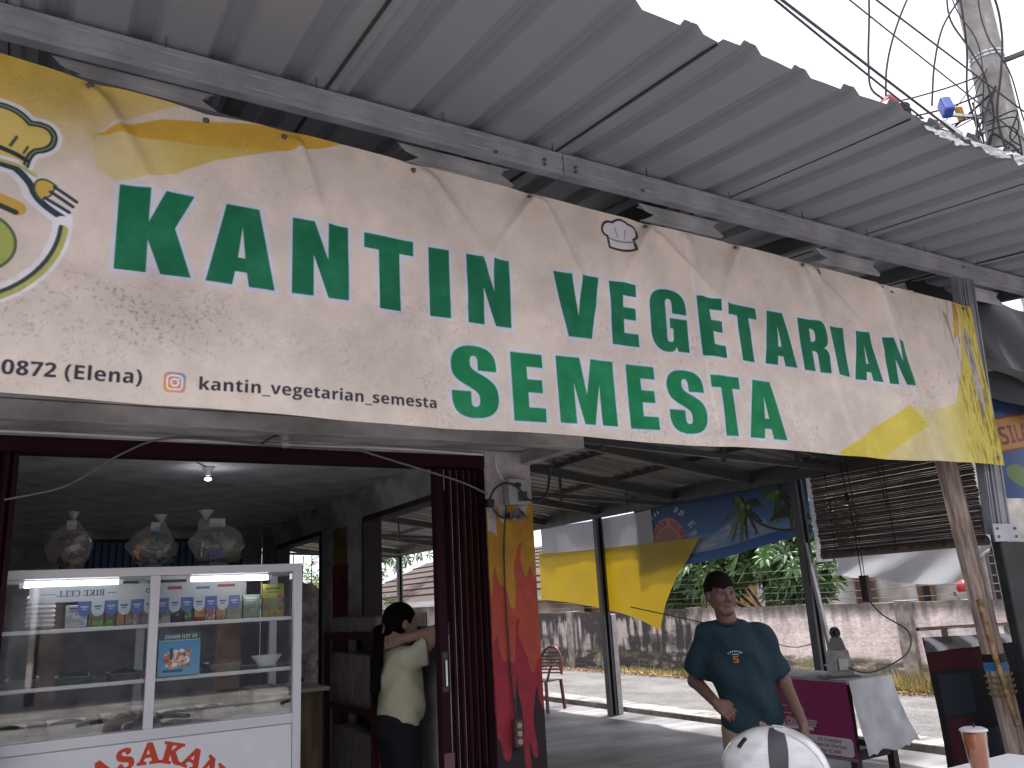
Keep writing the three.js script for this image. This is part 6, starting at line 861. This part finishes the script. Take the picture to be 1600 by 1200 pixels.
// ---------------------------------------------------------------- the corner by the canopy post
{
  const w = thing('wooden_post', 'rough brown timber post with blue tape beside the canopy post', 'post');
  part('timber', muv(bar([5.17, 2.7, -3.24], [5.36, 0, -3.2], 0.11, 0.065, V(1, 0, 0)), 2), mm.woodPale, w);
  const on = (y) => [5.17 + (2.7 - y) / 2.7 * 0.19, y, -3.24 + (2.7 - y) / 2.7 * 0.04];
  const wrap = (y0, y1, m, k) => part('tape', bar(on(y1), on(y0), 0.116 + k, 0.071 + k, V(1, 0, 0)), m, w);
  wrap(1.08, 1.13, mm.black, 0); wrap(1.03, 1.075, M(lin(0.03, 0.2, 0.5), 0.4), 0.002); for (let i = 0; i < 4; i++) { const a = on(0.9 + i * 0.035); part('rope_turn', tube([[a[0] - 0.04, a[1] - 0.01, a[2] - 0.065], [a[0] - 0.042, a[1] - 0.01, a[2] + 0.062], [a[0] + 0.042, a[1] + 0.01, a[2] + 0.062], [a[0] + 0.04, a[1], a[2] - 0.065]], 0.006, 24, 5, true), M(lin(0.25, 0.2, 0.08), 0.8), w); }
  solo('bamboo_stick', tube([[5.23, 0.72, -3.12], [5.19, 1.1, -3.15], [5.15, 1.46, -3.16]], 0.018, 12, 8), M(lin(0.42, 0.27, 0.13), 0.6, { map: T.grain }), 'yellow bamboo stick tied against the timber post', 'stick');
  const tt = ctex(256, 256, (g, W, H) => { g.fillStyle = '#23242a'; g.fillRect(0, 0, W, H); g.fillStyle = '#4a2026'; g.fillRect(0, 20, 150, 26); g.fillRect(14, 110, 70, 60); g.fillRect(0, 226, 140, 20); g.fillStyle = '#2f3640'; g.fillRect(16, 52, 80, 56); g.fillRect(90, 130, 110, 90); g.fillStyle = '#15161a'; g.fillRect(120, 60, 120, 70); });
  solo('dark_vinyl_sheet', sheet(30, 24, (u, v) => [mix(4.9 + 0.02 * (1 - v), 6.0, u), mix(0.12, 1.25 - 0.04 * u, v), -3.42 + 0.03 * Math.sin(u * 14 + v * 2) * (1.1 - v) + 0.02 * (fbm(u * 5, v * 4, 751, 3) - 0.5)], 0.003), M(lin(0.5, 0.5, 0.5), 0.9, { map: tt, specularIntensity: 0.2 }), 'dark vinyl sheet hung behind the timber post', 'vinyl sheet');
  solo('clear_vinyl_strip', sheet(30, 8, (u, v) => [mix(4.88, 6.0, u), mix(1.16, 1.30 - 0.03 * u, v), -3.405 + 0.012 * Math.sin(u * 18 + v * 4)], 0), M(lin(0.8, 0.8, 0.81), 0.12, { transmission: 0.93, thickness: 0 }), 'clear crumpled plastic strip along the top of the dark vinyl sheet', 'plastic strip');
  solo('vinyl_rail', tube([[4.88, 1.3, -3.43], [5.5, 1.285, -3.43], [6.05, 1.27, -3.43]], 0.012, 10, 6), mm.wood, 'thin wooden rail carrying the dark vinyl sheet', 'rail');
  const vs = thing('vinyl_stand', 'thin wooden uprights behind the dark vinyl sheet', 'stand'); for (const x of [5.2, 5.9]) part('upright', bx(x - 0.015, x + 0.015, 0, 1.28, -3.475, -3.45), mm.wood, vs);
  const t = thing('white_table', 'white plastic table with the iced tea cup on it', 'table', [3.32, 0, -2.0]); part('top', rb(-0.42, 0.42, 0.825, 0.858, -0.3, 0.3, 0.012), mm.white, t); for (const [x, z] of [[-0.36, -0.25], [0.36, -0.25], [-0.36, 0.25], [0.36, 0.25]]) part('leg', bar([x * 1.05, 0, z * 1.05], [x, 0.825, z], 0.04, 0.04, V(1, 0, 0)), mm.white, t);
  const c = thing('tea_cup', 'clear plastic cup of orange brown iced tea with lid and straw', 'cup', [3.185, 0.859, -2.075]);
  part('cup', lathe([[0, 0.001], [0.03, 0.001], [0.045, 0.178], [0.043, 0.178], [0.0285, 0.004], [0, 0.004]], 24), M(lin(1, 1, 1), 0.02, { transmission: 1, thickness: 0 }), c);
  part('tea', lathe([[0, 0.006], [0.028, 0.006], [0.0415, 0.165], [0, 0.165]], 24), M(lin(0.30, 0.085, 0.03), 0.3), c); part('lid', lathe([[0, 0.186], [0.036, 0.186], [0.044, 0.182], [0.049, 0.18], [0.05, 0.174], [0.046, 0.174]], 24), M(lin(0.8, 0.8, 0.8), 0.15, { transmission: 0.35, thickness: 0 }), c); part('straw', tube([[0.0, 0.03, 0.0], [0.005, 0.2, 0.002]], 0.004, 4, 8), mm.black, c);
  // sign and dark sheet beyond the post
  const st = ctex(256, 256, (g, W, H) => { g.fillStyle = '#24508c'; g.fillRect(0, 0, W, H); g.fillStyle = '#1b3c6c'; g.fillRect(0, 0, W, 50); g.fillStyle = '#c98a2c'; g.strokeStyle = '#7a2c3c'; g.lineWidth = 6; g.beginPath(); g.moveTo(0, 70); g.lineTo(W, 20); g.lineTo(W, 105); g.lineTo(0, 150); g.closePath(); g.fill(); g.stroke(); g.save(); g.translate(14, 132); g.rotate(-0.19); g.fillStyle = '#7a2a30'; g.font = 'bold 60px sans-serif'; g.fillText('SILA', 0, 0); g.restore(); g.fillStyle = '#6d8c3c'; g.beginPath(); g.ellipse(60, 205, 50, 26, 0.3, 0, 7); g.fill(); });
  solo('stall_banner', sheet(10, 10, (u, v) => [mix(6.3, 7.3, u), mix(2.15, 2.98, v), -3.5 + 0.02 * Math.sin(u * 9)], 0.003), M(lin(0.55, 0.55, 0.58), 0.6, { map: st }), 'blue stall banner with orange plate hung beyond the canopy post', 'banner');
  solo('dark_tarpaulin', sheet(24, 14, (u, v) => [mix(5.5, 7.9, u), mix(3.02 - 0.2 * u, 3.84 - 0.04 * u, v) - 0.1 * Math.sin(u * 3.1) * (1 - v), -3.36 - 0.25 * v * Math.sin(u * 2 + 0.4) + 0.03 * Math.sin(u * 16 + v * 5)], 0.004), M(lin(0.022, 0.023, 0.028), 0.8), 'dark grey tarpaulin slung between canopy and terrace roof', 'tarpaulin');
}
// ---------------------------------------------------------------- utility pole, cables and clutter above the canopy
{
  const PX = 8.02, PZ = -3.76, p = thing('utility_pole', 'grey concrete utility pole wrapped in black cables behind the canopy', 'utility pole', [PX, 0, PZ]);
  part('pole', muv(new THREE.CylinderGeometry(0.135, 0.19, 10.5, 28, 1).translate(0, 5.25 - 0.2, 0), 1), M(lin(0.55, 0.53, 0.50), 0.9, { map: T.grime, bumpMap: T.bump, bumpScale: 0.003 }), p);
  for (const y of [6.62, 6.66, 5.35, 7.6]) part('steel_band', new THREE.CylinderGeometry(0.168, 0.168, 0.022, 28, 1, true).translate(0, y, 0), mm.inox, p);
  const R = rng(811), v = camera.position.clone().sub(V(PX, 6.3, PZ)).setY(0).normalize(), s = V(-v.z, 0, v.x);
  const near = (a, y, r = 0.19) => V(0, y, 0).addScaledVector(v, r * Math.cos(a)).addScaledVector(s, r * Math.sin(a));
  for (let i = 0; i < 5; i++) { const a0 = (R() - 0.5) * 2.4, pts = []; for (let k = 0; k <= 6; k++) pts.push(near(a0 + 0.5 * Math.sin(k * 1.1 + i), 7.6 - k * 0.42, 0.185 + 0.05 * R() + 0.04 * (k % 2))); part('cable', tube(pts, 0.006 + 0.008 * R(), 40, 6), mm.cable, p); }
  for (let i = 0; i < 4; i++) { const y = 5.2 + 0.5 * R(), r = 0.12 + 0.2 * R(), pts = []; for (let k = 0; k < 8; k++) { const a = k / 8 * 6.283; pts.push(near(0.5 + 1.3 * Math.sin(a) * (0.4 + R() * 0.7), y + r * Math.cos(a) * (0.5 + R()), 0.2 + 0.12 * R())); } part('cable_loop', tube(pts, 0.006 + 0.006 * R(), 60, 6, true), mm.cable, p); }
  for (let i = 0; i < 6; i++) { const y = 5.4 + 0.25 * i * 0.8, e = near(1.4, y + 0.2 + 0.2 * R(), 1.6); part('cable', tube([near(0.5, y, 0.2), near(1.2, y + 0.05 - 0.1 * R(), 0.5), near(1.35, y + 0.05, 1.0), e], 0.007 + 0.005 * R(), 24, 6), mm.cable, p); }
  for (let i = 0; i < 9; i++) { const y = 5.15 + 1.1 * R(), a = (R() - 0.3) * 2, e = near(a + 1.2 + R(), y + (R() - 0.4) * 0.9, 0.35 + 0.7 * R()), f = near(a + 0.4, y - 0.35 - 0.3 * R(), 0.45 + 0.2 * R()); part('cable', tube([near(a, y + 0.3, 0.18), near(a + 0.5, y, 0.3), f, e, near(a + 0.2, y + 0.5 * R(), 0.2)], 0.005 + 0.008 * R(), 40, 6), mm.cable, p); }
  const at2 = (px, py, f) => at(px, py, f).sub(V(PX, 0, PZ));
  part('conduit', muv(new THREE.CylinderGeometry(0.05, 0.05, 5, 14).translate(0.12, 3.4, 0.42), 1), M(lin(0.4, 0.4, 0.42), 0.5), p);
  part('lamp_drum', new THREE.CylinderGeometry(0.09, 0.07, 0.5, 16).translate(0.15, 6.3, 0.5), mm.steelDark, p); part('bracket', bar([0, 6.55, 0.1], [0.15, 6.55, 0.5], 0.04, 0.04), mm.steelDark, p);
  const q1 = at2(1478, 168, 7.3), q2 = at2(1388, 160, 6.9), q3 = at2(1411, 172, 7.0), q4 = at2(1500, 178, 7.35);
  part('splice_bracket', bar([q1.x, q1.y - 0.08, q1.z], [0, q1.y - 0.15, 0], 0.03, 0.03), mm.inox, p); part('splice_box', new RoundedBoxGeometry(0.13, 0.2, 0.1, 2, 0.02).rotateZ(-0.4).rotateY(0.9).translate(q1.x, q1.y, q1.z), M(lin(0.03, 0.07, 0.32), 0.4), p, 'blue cable splice box'); part('splice_box', new RoundedBoxGeometry(0.06, 0.14, 0.06, 2, 0.01).rotateZ(0.2).translate(q4.x, q4.y, q4.z), M(lin(0.5, 0.26, 0.03), 0.5), p, 'amber cable splice');
  part('connector', [new THREE.CylinderGeometry(0.05, 0.085, 0.11, 14).rotateZ(0.9).translate(q2.x, q2.y, q2.z)], M(lin(0.32, 0.05, 0.05), 0.5), p, 'red funnel connector'); for (let i = 0; i < 4; i++) part('cable_loop', new THREE.TorusGeometry(0.09, 0.013, 8, 20).rotateX(1.3).translate(q2.x + 0.06, q2.y - 0.1 - i * 0.03, q2.z + 0.05), mm.cable, p);
  part('connector', new THREE.CylinderGeometry(0.045, 0.05, 0.13, 12).translate(q3.x, q3.y, q3.z), M(lin(0.5, 0.3, 0.1), 0.5), p, 'amber connector');
  part('cross_bar', [bar(at2(1380, 178, 6.9), [0, 5.35, 0.1], 0.05, 0.05), bar(at2(1470, 190, 7.3), [0, 5.3, 0.1], 0.04, 0.04)], mm.inox, p);
  const line = (name, label, a, b, sag, r) => { const A = at(...a), B = at(...b), pts = []; for (let i = 0; i <= 14; i++) { const t = i / 14, q = A.clone().lerp(B, t); q.y -= sag * 4 * t * (1 - t); pts.push(q); } solo(name, tube(pts, r, 40, 6), mm.cable, label, 'cable', 'overhead cables by the utility pole'); };
  const B1 = [1520, 228, 7.7];
  line('overhead_cable', 'thick twin overhead cable running down past the roof edge to the pole', [1130, -70, 4.2], B1, 0.0, 0.011); line('overhead_cable', 'second strand twisted under the thick overhead cable', [1120, -75, 4.2], [1500, 230, 7.7], 0.02, 0.009);
  line('overhead_cable', 'thin overhead cable crossing in front of the pole foot', [1240, -70, 4.6], [1640, 250, 7.6], 0.0, 0.006); line('overhead_cable', 'uppermost thin overhead cable crossing in front of the pole', [1290, -60, 4.6], [1680, 235, 7.6], 0.0, 0.007);
  const loop = (label, pts, r) => solo('service_drop', tube(pts.map(q => at(...q)), r, 40, 6), mm.cable, label, 'cable', 'cables dropping to the red connector');
  loop('cable dropping straight down and curling to the red connector', [[1356, -60, 6.9], [1358, 20, 6.9], [1357, 100, 6.9], [1362, 140, 6.9], [1380, 155, 6.9]], 0.011); loop('slanting cable dropping to the red connector', [[1450, -60, 6.9], [1417, 0, 6.9], [1395, 60, 6.9], [1385, 110, 6.9], [1384, 160, 6.9]], 0.01); loop('arched cable dropping to the blue splice box', [[1520, -30, 7.3], [1490, 12, 7.3], [1472, 45, 7.3], [1460, 100, 7.3], [1456, 165, 7.3]], 0.01);
}
{
  const f = thing('eave_flashing', 'crumpled shiny metal flashing lying on the canopy eave', 'flashing');
  const fl = (a, b, seed) => { const A = at(...a), B = at(...b); return sheet(14, 6, (u, v) => { const q = A.clone().lerp(B, u); return [q.x, q.y + 0.05 - 0.1 * v + 0.02 * (fbm(u * 7, v * 5, seed, 3) - 0.5), q.z + 0.06 * v + 0.05 * (fbm(u * 6, v * 6, seed + 3, 3) - 0.5)]; }, 0.002); };
  part('strip', fl([1440, 205, 3.35], [1490, 225, 3.45], 821), mm.inox, f); part('strip', fl([1500, 225, 3.5], [1560, 248, 3.6], 823), mm.inox, f); part('strip', fl([1570, 250, 3.6], [1610, 262, 3.65], 825), mm.inox, f);
  const a = V(1.7, roofY(1.7, -1.92) + 0.085, -1.92), b = at(1085, -55, 2.9); solo('painted_timber', [muv(bar(a, b, 0.07, 0.05)), ], M(lin(0.3, 0.36, 0.5), 0.7, { map: T.rough }), 'weathered blue painted timber sticking up above the canopy eave', 'timber');
}

// ---------------------------------------------------------------- unseen shophouses added across the front street: block low sky, mirrored in cabinet glass
for (let k = 0; k < 4; k++) {
  const x0 = -16 + k * 8.2, h = [6.4, 7.2, 5.8, 6.8][k], col = [[0.5, 0.46, 0.38], [0.42, 0.45, 0.46], [0.5, 0.4, 0.34], [0.46, 0.46, 0.42]][k];
  const o = thing('added_shophouse', ['cream', 'grey', 'terracotta', 'pale green'][k] + ' unseen shophouse added across the front street', 'building', [x0, 0, 13]);
  part('wall', muv(bx(0, 8, -0.3, h, 0, 6), 0.4), M(lin(...col), 0.9, { map: T.grime }), o); part('parapet', muv(bx(-0.05, 8.05, h + 0.002, h + 0.4, -0.1, 0.3)), mm.plaster, o); part('awning', muv(bar([0, 2.95, -0.7], [8, 2.95, -0.7], 1.5, 0.06)), mm.steel, o);
  for (const x of [0.4, 4.3]) { part('shutter', muv(bx(x, x + 3.3, -0.3, 2.6, -0.03, -0.004)), M(lin(0.1, 0.11, 0.13), 0.6), o); for (const q of [0.3, 1.9]) { const w = part('window', bx(x + q, x + q + 1.1, 3.8, 5, -0.04, -0.004), mm.black, o); part('frame', [bx(x + q - 0.06, x + q, 3.74, 5.06, -0.07, -0.005), bx(x + q + 1.1, x + q + 1.16, 3.74, 5.06, -0.07, -0.005)], mm.white, w); } }
}
struct('far_pavement', muv(bx(-60, 30, -0.3, -0.02, 9, 40), 0.4), mConcrete);
renderer.render(scene, camera);
